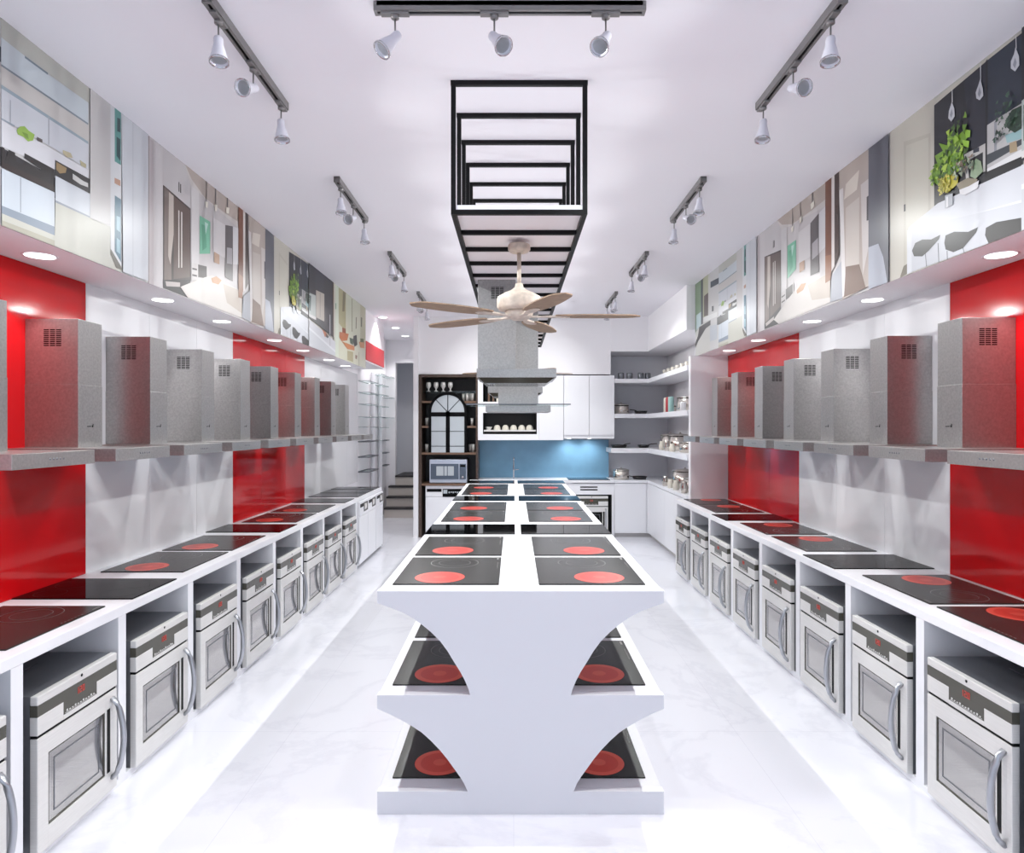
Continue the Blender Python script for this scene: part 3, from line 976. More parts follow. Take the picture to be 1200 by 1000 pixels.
def make_hob_wide(label):
    """0.585 x 0.42 black gloss hob"""
    t = thing('glass_hob', label, 'cooktop')
    bx('glass_top', 'hobk', -0.2925, 0.2925, -0.21, 0.21, 0, 0.006, parent=t, bev=0.0015)
    bm = new()
    for x, y, r in ((-0.17, 0.08, 0.09), (0.17, 0.08, 0.075), (-0.17, -0.11, 0.07), (0.17, -0.1, 0.085)):
        disc(bm, x, y, 0.006, r, r + 0.0012, h=0.0001)
    obj('zone_outline', bm, 'black', t)
    return t


ck = hb = None


def put(kind, x, y, z, rz, label, group, flip=False):
    global ck, hb
    if kind == 'A':
        if ck is None:
            ck = make_cooktop('x')
            r = ck
            r['label'] = label
            r['group'] = group
            r.location = (x, y, z)
            r.rotation_euler = (0, 0, rz)
        else:
            r = dup(ck, (x, y, z), rz, label, group)
        if flip:
            for c in r.children:
                if c.name.startswith('heating_zone'):
                    c.location.y = -0.047
        else:
            for c in r.children:
                if c.name.startswith('heating_zone'):
                    c.location.y = 0.04
    else:
        if hb is None:
            hb = make_hob_wide('x')
            r = hb
            r['label'] = label
            r['group'] = group
            r.location = (x, y, z)
            r.rotation_euler = (0, 0, rz)
        else:
            r = dup(hb, (x, y, z), rz, label, group)
    return r


seqL = [('A', 2.46, 3.06), ('B', 3.19, 3.61), ('A', 3.78, 4.38), ('A', 4.44, 5.04), ('B', 5.20, 5.62), ('A', 5.74, 6.34),
        ('A', 6.42, 7.02), ('B', 7.22, 7.62), ('B', 7.82, 8.22), ('B', 8.27, 8.69), ('B', 8.78, 9.08)]
for i, (k, a, b) in enumerate(seqL):
    yc = (a + b) / 2 if i < 10 else 8.94
    kind = 'grey cooktop with red zone' if k == 'A' else 'plain black glass cooktop'
    lab = '%s on the left worktop, %s from the camera' % (kind, 'nearest' if i == 0 else ORD[i])
    if k == 'A':
        put('A', -2.112, yc, 0.82, PI / 2, lab, 'cooktops on the left worktop')
    else:
        o = put('B', -2.119, yc - (0.03 if i == 10 else 0), 0.82, 0, lab, 'cooktops on the left worktop')
        if i == 10:
            o.scale = (1, 0.8, 1)
            o.location.y = 8.93
seqR = [('A', 2.45, 3.05), ('A', 3.10, 3.70), ('B', 3.87, 4.29), ('A', 4.41, 5.01), ('A', 5.10, 5.70), ('B', 5.85, 6.27),
        ('A', 6.39, 6.99), ('A', 6.99 + 0.06, 7.585)]
for i, (k, a, b) in enumerate(seqR):
    yc = (a + b) / 2
    kind = 'grey cooktop with red zone' if k == 'A' else 'plain black glass cooktop'
    lab = '%s on the right worktop, %s from the camera' % (kind, 'nearest' if i == 0 else ORD[i])
    if k == 'A':
        o = put('A', 2.172, yc, 0.82, -PI / 2, lab, 'cooktops on the right worktop')
        if i == 7:
            o.scale = (0.88, 1, 1)
    else:
        put('B', 2.155, yc, 0.82, 0, lab, 'cooktops on the right worktop')

# ================================================================ CENTRAL ISLAND
IX0, IX1, IY0, IY1 = -0.577, 0.635, 2.83, 8.68
isl = thing('display_island', 'long white island in the aisle with scooped two-tier end panel and shelves', 'island', ((IX0 + IX1) / 2, IY0, 0))
ox, oy = isl.location.x, isl.location.y


def ib(name, *b, bev=0.002):
    bm = new()
    box(bm, *b, bev=bev)
    bmesh.ops.translate(bm, vec=(-ox, -oy, 0), verts=bm.verts[:])
    return obj(name, bm, 'island', isl)


ib('top', IX0, IX1, IY0 + 0.04, IY1, 0.90, 0.95)
ib('shelf', IX0, IX1, IY0 + 0.04, IY1, 0.457, 0.507)
ib('base', IX0, IX1, IY0 + 0.04, IY1, 0.0, 0.097)
ib('spine', -0.03, 0.085, IY0 + 0.04, IY1 - 0.04, 0.097, 0.457)
ib('spine', -0.03, 0.085, IY0 + 0.04, IY1 - 0.04, 0.507, 0.90)


def island_end(y0, y1):
    k = 2.83 / 780
    L = [(442, 693), (442, 707), (456, 712), (471.6, 718), (484, 725), (494, 732), (505, 741), (516, 752), (524.5, 763.5),
         (532, 776), (539, 787), (545, 798.4), (549, 808), (551, 815), (552, 818),
         (442, 818), (442, 831), (457, 837.5), (471.6, 845), (483, 851.5), (494, 858.6), (505, 868.5), (516, 880), (524.5, 890.5),
         (532, 901), (538.5, 910), (543.6, 918), (548, 928), (442, 928), (442, 955)]
    left = [((x - 602) * k, 1.65 - (y - 500) * k) for x, y in L]
    left[-1] = (left[-1][0], 0.0)
    left[0] = (left[0][0], 0.95)
    for i in (14, 15):
        left[i] = (left[i][0], 0.507)
    for i in (27, 28):
        left[i] = (left[i][0], 0.097)
    cx = (IX0 + IX1) / 2
    right = [(2 * cx - x, z) for x, z in left]
    pts = left + right[::-1]
    bm = new()
    prism(bm, pts, 'y', y0, y1)
    bmesh.ops.translate(bm, vec=(-ox, -oy, 0), verts=bm.verts[:])
    return obj('end_panel', bm, 'island', isl)


island_end(IY0, IY0 + 0.04)
island_end(IY1, IY1 + 0.04)

seqI = [('A', 2.935, 3.535), ('A', 3.597, 4.197), ('B', 4.31, 4.73), ('A', 4.88, 5.48), ('A', 5.53, 6.13), ('B', 6.25, 6.67),
        ('A', 6.78, 7.38), ('A', 7.43, 8.03), ('B', 8.16, 8.58)]
for i, (k, a, b) in enumerate(seqI):
    yc = (a + b) / 2
    for sd in ('left', 'right'):
        kind = 'grey red-zoned cooktop' if k == 'A' else 'wide black glass cooktop'
        lab = '%s on the island top, %s side, %s row from front' % (kind, sd, 'front' if i == 0 else ORD[i])
        if i == 0:
            lab = '%s on the island top, %s side of the front row' % (kind, sd)
        g = 'cooktops on the island top'
        if k == 'A':
            put('A', -0.300 if sd == 'left' else 0.346, yc, 0.95, PI / 2, lab, g, flip=(sd == 'right'))
        else:
            put('B', -0.284 if sd == 'left' else 0.340, yc, 0.95, 0, lab, g)
for z, tier in ((0.507, 'middle'), (0.097, 'bottom')):
    for i in range(2):
        for sd in ('left', 'right'):
            lab = 'cooktop on the %s shelf of the island, %s side, %s row' % (tier, sd, ('front', 'second')[i])
            put('A', -0.300 if sd == 'left' else 0.346, (seqI[i][1] + seqI[i][2]) / 2, z, PI / 2, lab,
                'cooktops on the island shelves', flip=(sd == 'right'))

# ================================================================ EXTRACTOR HOODS
def make_hood(label, CH=0.635):
    """front faces -Y, origin: front centre of the canopy bottom"""
    t = thing('extractor_hood', label, 'extractor hood')
    cp = bx('canopy', 'steel', -0.245, 0.245, 0, 0.54, 0.0, 0.06, parent=t, bev=0.002)
    bm = new()
    # tapered underside with mesh filter
    v = [bm.verts.new(p) for p in ((-0.235, 0.01, 0), (0.235, 0.01, 0), (0.235, 0.53, 0), (-0.235, 0.53, 0),
                                   (-0.20, 0.06, -0.035), (0.20, 0.06, -0.035), (0.20, 0.49, -0.035), (-0.20, 0.49, -0.035))]
    for f in ((0, 1, 5, 4), (1, 2, 6, 5), (2, 3, 7, 6), (3, 0, 4, 7), (4, 5, 6, 7), (3, 2, 1, 0)):
        bm.faces.new([v[i] for i in f])
    bmesh.ops.recalc_face_normals(bm, faces=bm.faces[:])
    fl = obj('grease_filter', bm, 'band', t)
    fl.scale = (1, 1, 0.12)
    bm = new()
    for k in range(4):
        for q in range(3):
            box(bm, -0.15 + k * 0.08, -0.11 + k * 0.08, 0.42 + q * 0.018, 0.43 + q * 0.018, -0.038, -0.034)
    obj('filter_slot', bm, 'chrome', fl)
    bm = new()
    for k in range(5):
        lathe(bm, [(0, 0.0008), (0.005, 0.0008), (0.005, 0)], (0, 0, 0), 12, Matrix.Rotation(PI / 2, 4, 'X') @ Matrix.Translation((-0.04 + 0.02 * k, 0.032, 0)))
    obj('button', bm, 'steel_d', cp)
    # chimney: lower and upper sleeve
    lo = bx('lower_chimney', 'steel', -0.0955, 0.0955, 0.275, 0.54, 0.06, 0.06 + CH * 0.49, parent=t, bev=0.0015)
    up = bx('upper_chimney', 'steel', -0.094, 0.094, 0.2765, 0.5385, 0.06 + CH * 0.49, 0.06 + CH, parent=t, bev=0.0015)
    for s in (-1, 1):
        bm = new()
        x = s * 0.0942
        for c in range(3):
            ya = 0.36 + c * 0.0305
            for r in range(9):
                z = 0.06 + CH - 0.052 - r * 0.0096
                box(bm, min(x, x - s * 0.004), max(x, x - s * 0.004) + 0.0, ya, ya + 0.026, z - 0.0056, z)
        obj('vent_grille', bm, 'black', up)
    bm = new()
    lathe(bm, [(0, 0.001), (0.0055, 0.001), (0.0055, 0)], (0, 0, 0), 12, Matrix.Translation((0.015, 0.275, 0.165)) @ Matrix.Rotation(PI / 2, 4, 'X'))
    box(bm, -0.028, 0.002, 0.2738, 0.2755, 0.1625, 0.1665)
    box(bm, 0.017, 0.020, 0.2738, 0.2755, 0.165, 0.178)
    obj('emblem', bm, 'black', lo, label='tiny dark emblem')
    return t


hood0 = None
for n in range(10):
    yc = 2.478 + 0.649 * n + 0.245
    if n == 0:
        lab = 'steel hood cut off by the left picture edge, canopy and chimney edge showing'
    elif n == 1:
        lab = 'steel extractor hood on left wall in front of the red panel, nearest whole one'
    else:
        lab = 'steel extractor hood on the left wall, %s whole one%s' % (ORD[n - 1], ', last in the row' if n == 9 else ' from the camera')
    g = 'extractor hoods on the left wall'
    loc = (-1.868, yc, 1.486)
    if hood0 is None:
        hood0 = make_hood(lab)
        hood0['group'] = g
        hood0.location = loc
        hood0.rotation_euler = (0, 0, PI / 2)
    else:
        dup(hood0, loc, PI / 2, lab, g)
for n in range(8):
    yc = 2.44 + 0.65 * n + 0.245
    if n == 0:
        lab = 'steel hood on right wall whose canopy runs out of the right picture edge'
    elif n == 1:
        lab = 'steel extractor hood on right wall in front of the red panel, nearest whole one'
    else:
        lab = 'steel extractor hood on the right wall, %s whole one%s' % (ORD[n - 1], ', last in the row' if n == 7 else ' from the camera')
    dup(hood0, (1.907, yc, 1.486), -PI / 2, lab, 'extractor hoods on the right wall')
h_a = dup(hood0, (0.289, 4.745, 1.982), PI / 2, 'large bluish steel hood hanging from the black frame behind the near fan', 'extractor hoods hanging over the island')
h_b = dup(hood0, (0.286, 6.80, 1.982), PI / 2, 'far suspended steel hood mostly hidden behind the wide island hood', 'extractor hoods hanging over the island')

for r_ in (h_a, h_b):
    for c_ in r_.children:
        if c_.name.startswith('grease_filter'):
            c_.scale = (1, 1, 1)

t = thing('island_hood', 'T-shaped steel island hood with a thin flat glass plate, hung over the island middle', 'extractor hood',
          (0.037, 5.7, 1.77), 0, 'extractor hoods hanging over the island')
bx('chimney', 'steel', -0.166, 0.166, -0.17, 0.17, 0.067, 0.906, parent=t, bev=0.002)
bx('canopy', 'steel', -0.268, 0.268, -0.22, 0.25, 0.0, 0.055, parent=t, bev=0.003)
bx('glass_plate', 'glass', -0.425, 0.43, -0.25, 0.28, 0.058, 0.066, parent=t, bev=0.001)
bx('plate_edge', 'steel_d', -0.425, 0.43, -0.256, -0.25, 0.057, 0.067, parent=t)

# ================================================================ BLACK CEILING FRAME
fr = thing('ceiling_frame', 'black metal ladder frame hanging from the ceiling above the island', 'frame', (0.026, 3.16, CZ))
T = 0.022
fx0, fx1 = -0.322 + 0.0, 0.322
zt, zb = 0.0, 2.675 - CZ
for k in range(6):
    y = k * 0.329
    w = 0.325
    bx('crossbar', 'bframe', -w, w, y - T / 2, y + T / 2, zt - T, zt, parent=fr)
    for s in (-1, 1):
        bx('hanger', 'bframe', s * 0.312 - T / 2, s * 0.312 + T / 2, y - T / 2, y + T / 2, zb + 0.001, zt - T, parent=fr)
for s in (-1, 1):
    bx('side_rail', 'bframe', s * 0.312 - T / 2, s * 0.312 + T / 2, -T / 2, 16 * 0.329 + T / 2, zb - T + 0.002, zb + 0.002, parent=fr)
for k in range(17):
    y = k * 0.329
    bx('rung', 'bframe', -0.312 + T / 2, 0.312 - T / 2, y - T / 2, y + T / 2, zb - T + 0.002, zb + 0.002, parent=fr)
tag(bx('frame_board', 'ceil', 0.026 - 0.30, 0.026 + 0.30, 3.155, 8.44, 2.6775, 2.70),
    'flat white board lying on the rungs of the black ceiling frame', 'board')

# ================================================================ CEILING FANS
def make_fan(label):
    t = thing('ceiling_fan', label, 'ceiling fan')
    bm = new()
    lathe(bm, [(0, 0), (0.058, 0), (0.062, -0.006), (0.062, -0.028), (0.052, -0.04), (0.02, -0.046), (0, -0.046)], n=32)
    obj('mounting_canopy', bm, 'fan', t)
    bm = new()
    tube(bm, [(0, 0, -0.04), (0, 0, -0.25)], 0.0115, 14)
    obj('down_rod', bm, 'fan', t)
    bm = new()
    lathe(bm, [(0, -0.215), (0.02, -0.215), (0.024, -0.235), (0.035, -0.245), (0.05, -0.255), (0.085, -0.27), (0.118, -0.29), (0.122, -0.30),
               (0.122, -0.345), (0.112, -0.36), (0.08, -0.366), (0, -0.366)], n=40)
    obj('motor_housing', bm, 'fan', t)
    bm = new()
    lathe(bm, [(0, -0.365), (0.075, -0.365), (0.08, -0.375), (0.07, -0.40), (0.04, -0.415), (0, -0.42)], n=32)
    obj('hub', bm, 'fan', t)
    for k in range(5):
        a = math.radians(0 + 72 * k)
        R = Matrix.Rotation(a, 4, 'Z')
        bm = new()
        pts = []
        n = 14
        for i in range(n + 1):
            u = i / n
            x = 0.20 + 0.47 * u
            hw = 0.048 + 0.026 * math.sin(PI * min(1, u * 0.95) ** 0.8)
            if u > 0.86:
                hw *= max(0.12, math.sqrt(max(0, 1 - ((u - 0.86) / 0.14) ** 2)))
            pts.append((x, hw))
        out = [(x, h) for x, h in pts] + [(x, -h) for x, h in pts[::-1]]
        prism(bm, out, 'z', -0.003, 0.003)
        bmesh.ops.transform(bm, matrix=R @ Matrix.Translation((0, 0, -0.395)) @ Matrix.Rotation(math.radians(2.5), 4, 'X'), verts=bm.verts[:])
        bl = obj('blade', bm, 'blade', t)
        bm = new()
        prism(bm, [(0.06, 0.022), (0.12, 0.014), (0.18, 0.030), (0.25, 0.030), (0.28, 0.012), (0.28, -0.012), (0.25, -0.030), (0.18, -0.030), (0.12, -0.014), (0.06, -0.022)], 'z', -0.010, -0.002)
        bmesh.ops.transform(bm, matrix=R @ Matrix.Translation((0, 0, -0.392)) @ Matrix.Rotation(math.radians(2.5), 4, 'X'), verts=bm.verts[:])
        obj('blade_bracket', bm, 'fan', bl)
    return t


f0 = make_fan('beige five-blade ceiling fan with wooden blades under the black frame, near one')
f0['group'] = 'ceiling fans under the black frame'
f0.location = (0.03, 3.68, 2.655)
dup(f0, (0.04, 7.5, 2.655), 0.3, 'far ceiling fan, only blade tips showing either side of the hoods')

# ================================================================ TRACK LIGHTS
def aim(d):
    return Vector(d).normalized().to_track_quat('-Z', 'Y').to_matrix().to_4x4()


def make_track(label, length, heads, spots=True, power=1.0):
    """rail along local X, hung from z=0. heads: (x, aim direction)"""
    t = thing('track_light', label, 'track light')
    L = length / 2
    bm = new()
    box(bm, -L, L, -0.019, -0.007, -0.036, 0)
    box(bm, -L, L, 0.007, 0.019, -0.036, 0)
    box(bm, -L, L, -0.019, 0.019, -0.018, 0)
    box(bm, -L, -L + 0.012, -0.0195, 0.0195, -0.0365, 0)
    box(bm, L - 0.012, L, -0.0195, 0.0195, -0.0365, 0)
    rl = obj('rail', bm, 'rail', t)
    bx('contact_slot', 'black', -L + 0.013, L - 0.013, -0.0069, 0.0069, -0.030, -0.019, parent=rl)
    for x, d, beam in heads:
        bm = new()
        box(bm, x - 0.055, x + 0.055, -0.014, 0.014, -0.046, -0.034, bev=0.002)
        lathe(bm, [(0, -0.046), (0.016, -0.046), (0.016, -0.058), (0.010, -0.062), (0, -0.062)], (x, 0, 0), 16)
        tube(bm, [(x, 0, -0.06), (x, 0, -0.128)], 0.0035, 8)
        ad = obj('adapter', bm, 'rail', t)
        R = aim(d)
        c = Vector((x, 0, -0.132)) - Vector(d).normalized() * 0.012
        bm = new()
        lathe(bm, [(0, 0.012), (0.016, 0.010), (0.019, 0.0), (0.019, -0.022), (0.026, -0.05), (0.034, -0.085), (0.036, -0.092),
                   (0.031, -0.092), (0.0285, -0.08)], n=24, mtx=R, c=c)
        hd = obj('spotlight_head', bm, 'lampw', ad)
        bm = new()
        lathe(bm, [(0.034, -0.088), (0.0375, -0.090), (0.0375, -0.098), (0.0325, -0.098), (0.0325, -0.088)], n=24, mtx=R, c=c)
        obj('trim_ring', bm, 'chrome', ad)
        bm = new()
        lathe(bm, [(0.0, -0.05), (0.012, -0.052), (0.026, -0.072), (0.031, -0.09)], n=24, mtx=R, c=c)
        obj('reflector', bm, 'bulb', ad)
        if spots:
            lo = lamp('spot_beam', 'SPOT', (0, 0, 0), (0, 0, 0), SPOT_W * power, (0.965, 0.99, 0.965), parent=ad,
                      spot_size=math.radians(BEAM), spot_blend=1.0, shadow_soft_size=0.008)
            dd = Vector(d).normalized() * 0.125
            lo.location = c + dd
            q = Vector(beam).normalized().to_track_quat('-Z', 'Y')
            lo.rotation_euler = q.to_euler()
    return t


tc = make_track('wide grey track light with three spots across the top centre of the ceiling', 1.05,
                [(-0.445, (-0.62, -0.35, -0.85), (-1, 0.1, -1.4)), (-0.06, (0.5, -0.62, -0.80), (0, -0.6, -0.8)), (0.372, (-0.42, -0.62, -0.85), (1, 0.1, -1.4))], power=0.72)
tc['group'] = 'track lights on the ceiling'
tc.location = (-0.015, 2.58, CZ)
for side in 'LR':
    # local +X runs away from the camera (rz = 90 deg): local x -> world y, local y -> world -x
    s = 1 if side == 'L' else -1
    heads = [(-0.33, (-0.15, 0.1 * -s, -1), (-0.1, -s, -0.93)), (0.02, (-0.95, 0.25 * s, -0.45), (-0.3, 0.1 * s, -1)), (0.375, (-0.1, -0.1 * s, -1), (0.12, -s, -0.93))]
    word = 'left' if side == 'L' else 'right'
    tr = None
    for k, y in enumerate((2.945, 4.79, 6.65, 8.5)):
        lab = 'grey three-spot track light, %s on the %s side of the ceiling' % (('nearest', 'second nearest', 'third', 'farthest')[k], word)
        loc = (-1.16 if side == 'L' else 1.245, y, CZ)
        if tr is None:
            tr = make_track(lab, 0.86, heads)
            tr['group'] = 'track lights on the ceiling'
            tr.location = loc
            tr.rotation_euler = (0, 0, PI / 2)
        else:
            dup3 = tr.copy()
            COL.objects.link(dup3)
            dup3.location = loc
            dup3['label'] = lab
            for ch in list(tr.children):
                c = ch.copy(); COL.objects.link(c); c.parent = dup3
                for gch in list(ch.children):
                    q = gch.copy(); COL.objects.link(q); q.parent = c

# ================================================================ DOWNLIGHTS
def make_down(label, r=0.062, watt=None, cone=80):
    t = thing('downlight', label, 'downlight')
    bm = new()
    lathe(bm, [(r, 0), (r + 0.012, -0.003), (r + 0.012, 0)], n=32)
    obj('trim_ring', bm, 'soffit', t)
    bm = new()
    lathe(bm, [(0, -0.0025), (r, -0.0025), (r, 0)], n=32, smooth=False)
    obj('diffuser', bm, 'glow', t)
    lamp('downlight_beam', 'SPOT', (0, 0, -0.01), (0, 0, 0), watt or DOWN_W, (1, 0.99, 0.98), parent=t,
         spot_size=math.radians(cone), spot_blend=0.5, shadow_soft_size=0.05)
    return t


dl = None
for i, y in enumerate((2.1, 3.147, 4.25, 5.11, 6.23, 7.07, 8.07, 8.86)):
    lab = 'round recessed downlight in the left soffit, %s one from the camera' % ORD[i] if i else 'round recessed downlight in the left soffit, beyond the picture edge'
    if dl is None:
        dl = make_down(lab)
        dl['group'] = 'downlights in the left soffit'
        dl.location = (-2.24, y, 2.457)
    else:
        dup(dl, (-2.24, y, 2.457), 0, lab)
for i, y in enumerate((2.1, 3.13, 4.25, 5.11, 6.23, 7.07)):
    lab = 'round recessed downlight in the right soffit, %s one from the camera' % ORD[i] if i else 'round recessed downlight in the right soffit, beyond the picture edge'
    dup(dl, (2.29, y, 2.457), 0, lab, 'downlights in the right soffit')
for i, y in enumerate((10.0, 11.07, 12.07)):
    lab = 'small downlight in the corridor ceiling at far left, %s of three' % ('nearest', 'middle', 'farthest')[i]
    if i == 0:
        cdl = make_down(lab, 0.062, 55, 120)
        cdl.location = (-1.965, y, CZ)
        cdl['group'] = 'downlights in the corridor ceiling'
    else:
        dup(cdl, (-1.965, y, CZ), 0, lab)

# ================================================================ CORRIDOR AND STAIRS
st = thing('staircase', 'short flight of cream steps with dark nosings at the far left', 'staircase', (-1.92, 12.0, 0))
for k in range(4):
    y0 = k * 0.25
    yt = 0.62 if k < 3 else 1.6
    ye = 0.615 if k < 2 else 0.615
    if k == 3:
        continue
    bx('step', 'cream', -0.42, 0.425, y0 * 0.83 + 0.02, 0.615, 0.18 * k, 0.18 * (k + 1) - 0.03, parent=st)
    bx('tread', 'nosing', -0.42, 0.425, y0 * 0.83, 0.615, 0.18 * (k + 1) - 0.03, 0.18 * (k + 1), parent=st)
bm = new()
box(bm, -2.245, -1.49, 12.62, 13.6, 0, 0.69)
obj('floor_landing', bm, 'cream', kind='structure')
S('trim_9', 'nosing', -2.245, -1.495, 12.60, 13.6, 0.69, 0.72)


# wire and glass shelves on the left end wall
def wall_shelf(label, x0, x1, y0, y1, z, grp, tray=False):
    t = thing('glass_shelf', label, 'shelf', ((x0 + x1) / 2, (y0 + y1) / 2, z), 0, grp)
    hx, hy = (x1 - x0) / 2, (y1 - y0) / 2
    bx('plate', 'glass', -hx, hx, -hy, hy, -0.008, 0, parent=t)
    bm = new()
    rim = [(-hx, -hy, 0.004), (hx, -hy, 0.004), (hx, hy, 0.004), (-hx, hy, 0.004), (-hx, -hy, 0.004)]
    tube(bm, rim, 0.005 if not tray else 0.011, 6)
    obj('rim', bm, 'steel_d' if tray else 'chrome', t)
    return t


rows = (2.36, 2.18, 2.0, 1.80, 1.64, 1.41, 1.17, 0.94)
for i, z in enumerate(rows):
    wall_shelf('rimmed glass shelf on left wall behind the last hood, %s from the top' % ORD[i], XL, XL + 0.17, 10.35, 11.05, z,
               'glass shelves on the left end wall', tray=i > 4)
for i, z in enumerate((2.55, 2.37, 2.2, 2.0, 1.81, 1.63, 1.41)):
    wall_shelf('glass shelf on left wall beside corridor, farther stack, %s from the top' % ORD[i], XL, XL + 0.15, 11.5, 12.1, z,
               'glass shelves beside the corridor', tray=False)
for i, z in enumerate((2.56, 2.18, 1.81)):
    wall_shelf('long glass shelf at the end wall corner above the stairs, %s' % ('top', 'middle', 'bottom')[i], XL, -2.25, 12.3, 12.6, z,
               'corner shelves above the stairs', tray=False)
for i, z in enumerate((1.39, 1.16, 0.93)):
    wall_shelf('dark metal bracket shelf at the corner above the stairs, %s' % ('top', 'middle', 'bottom')[i], XL, -2.34, 12.15, 12.5, z,
               'dark bracket shelves above the stairs', tray=True)
for i, (y, nm) in enumerate(((11.2, 'near'), (11.8, 'far'))):
    bm = new()
    lathe(bm, [(0.035, 0), (0.035, 2.56)], (XL + 0.05, y + 0.02, 0), 20)
    tag(obj('wall_post', bm, 'white'), 'glossy white round post of the shelf display on the left wall, %s one' % nm, 'post', 'white display posts')

# ================================================================ BACK KITCHEN
# tall walnut shelving unit
u = thing('walnut_shelving', 'tall dark walnut shelving unit with glassware and microwave at the back', 'shelving', (-0.975, 9.9, 0))
x0, x1 = -0.44, 0.442
for a, b in ((x0, x0 + 0.045), (x1 - 0.03, x1)):
    bx('side_panel', 'wood', a, b, 0, 0.55, 0, 2.42, parent=u)
bx('top_panel', 'wood', x0 + 0.045, x1 - 0.03, 0, 0.55, 2.385, 2.42, parent=u)
bx('back_panel', 'woodd', x0 + 0.045, x1 - 0.03, 0.5, 0.55, 0.8, 2.385, parent=u)
for z in (2.03, 1.66, 1.262, 0.80):
    bx('shelf', 'woodl', x0 + 0.045, x1 - 0.03, 0.011 if z > 1.5 else -0.005, 0.5, z - 0.03, z, parent=u)
gs = bx('glass_ledge', 'glass', x0 + 0.045, x1 - 0.03, 0.08, 0.48, 2.17, 2.178, parent=u)


def place_copies(proto, locs, labels, group=None):
    """first location takes the prototype itself"""
    for i, (l, lb) in enumerate(zip(locs, labels)):
        o = proto if i == 0 else proto.copy()
        if i:
            COL.objects.link(o)
        o.location = l
        o['label'] = lb
        if group:
            o['group'] = group


bm = new()
lathe(bm, [(0, 0), (0.03, 0), (0.03, 0.005), (0.008, 0.02), (0.012, 0.04), (0.036, 0.075), (0.038, 0.11), (0.030, 0.14)], n=20)
gb = tag(obj('goblet', bm, 'steel_s'), 'x', 'glass', 'goblets on the walnut unit')
place_copies(gb, [(-0.975 + (px - 525.5) / 78.8, 10.05, 2.178) for px in (501, 510, 518.5, 527)],
             ['pale goblet on the top ledge of the walnut unit, %s from the left' % w for w in ('first', 'second', 'third', 'fourth')])
bm = new()
lathe(bm, [(0, 0), (0.022, 0), (0.026, 0.12), (0.023, 0.12), (0.02, 0.008), (0, 0.008)], n=16)
gl = tag(obj('tumbler', bm, 'steel_s'), 'x', 'glass', 'tumblers in the walnut unit')
place_copies(gl, [(-0.70, 10.05, 2.03), (-0.76, 10.12, 2.03), (-0.62, 10.05, 2.03), (-0.66, 10.12, 2.03),
                  (-1.31, 10.05, 1.66), (-0.63, 10.05, 1.66), (-1.31, 10.05, 1.262), (-1.33, 10.16, 1.262), (-0.61, 10.05, 1.262), (-0.66, 10.1, 1.262)],
             ['tumbler right of the arched mirror, upper shelf, third from right', 'tumbler right of the arch top on upper shelf, leftmost',
              'tumbler on upper walnut shelf, rightmost', 'tumbler on upper walnut shelf, second from right',
              'tumbler left of the arched mirror on the middle shelf', 'tumbler right of the arched mirror on the middle shelf',
              'tumbler at lower left beside the arched mirror, front', 'tumbler at lower left beside the arched mirror, behind another',
              'tumbler at lower right of the arched mirror, rightmost', 'tumbler at lower right of the arched mirror, nearer the mirror'])
# arched mirror
am = thing('arched_mirror', 'arch-topped black framed window mirror standing in the walnut unit', 'mirror', (-0.98, 9.897, 1.263))
R0 = 0.262


def arch(r, z0, zs, n=24):
    return [(-r, z0)] + [(-r * math.cos(PI * i / n), zs + r * math.sin(PI * i / n)) for i in range(n + 1)] + [(r, z0)]


bm = new()
prism(bm, arch(0.245, 0.0, 0.61), 'y', 0.004, 0.009)
obj('mirror_pane', bm, 'pane', am)  # bright window reflection is put into the pane's pale colour
bm = new()
# outer ring
o_, i_ = arch(0.285, 0.0, 0.61), arch(0.245, 0.0, 0.61)
vo0 = [bm.verts.new((p[0], 0, p[1])) for p in o_]
vi0 = [bm.verts.new((p[0], 0, p[1])) for p in i_]
vo1 = [bm.verts.new((p[0], 0.012, p[1])) for p in o_]
vi1 = [bm.verts.new((p[0], 0.012, p[1])) for p in i_]
for k in range(len(o_) - 1):
    bm.faces.new((vo0[k], vo0[k + 1], vi0[k + 1], vi0[k]))
    bm.faces.new((vo1[k], vi1[k], vi1[k + 1], vo1[k + 1]))
    bm.faces.new((vo0[k], vo1[k], vo1[k + 1], vo0[k + 1]))
    bm.faces.new((vi0[k], vi0[k + 1], vi1[k + 1], vi1[k]))
box(bm, -0.03, 0.03, 0.001, 0.01, 0, 0.61)
box(bm, -0.006, 0.006, 0.001, 0.01, 0.6, 0.855)
box(bm, -0.245, 0.245, 0.001, 0.01, 0.535, 0.60)
box(bm, -0.245, 0.245, 0.001, 0.01, 0.31, 0.318)
box(bm, -0.245, 0.245, 0.001, 0.01, 0.09, 0.098)
for a in (45, 135):
    ca, sa = math.cos(math.radians(a)), math.sin(math.radians(a))
    tube(bm, [(0, 0.005, 0.60), (0.245 * ca, 0.005, 0.61 + 0.245 * sa)], 0.006, 6)
bmesh.ops.recalc_face_normals(bm, faces=bm.faces[:])
obj('mirror_frame', bm, 'black', am)

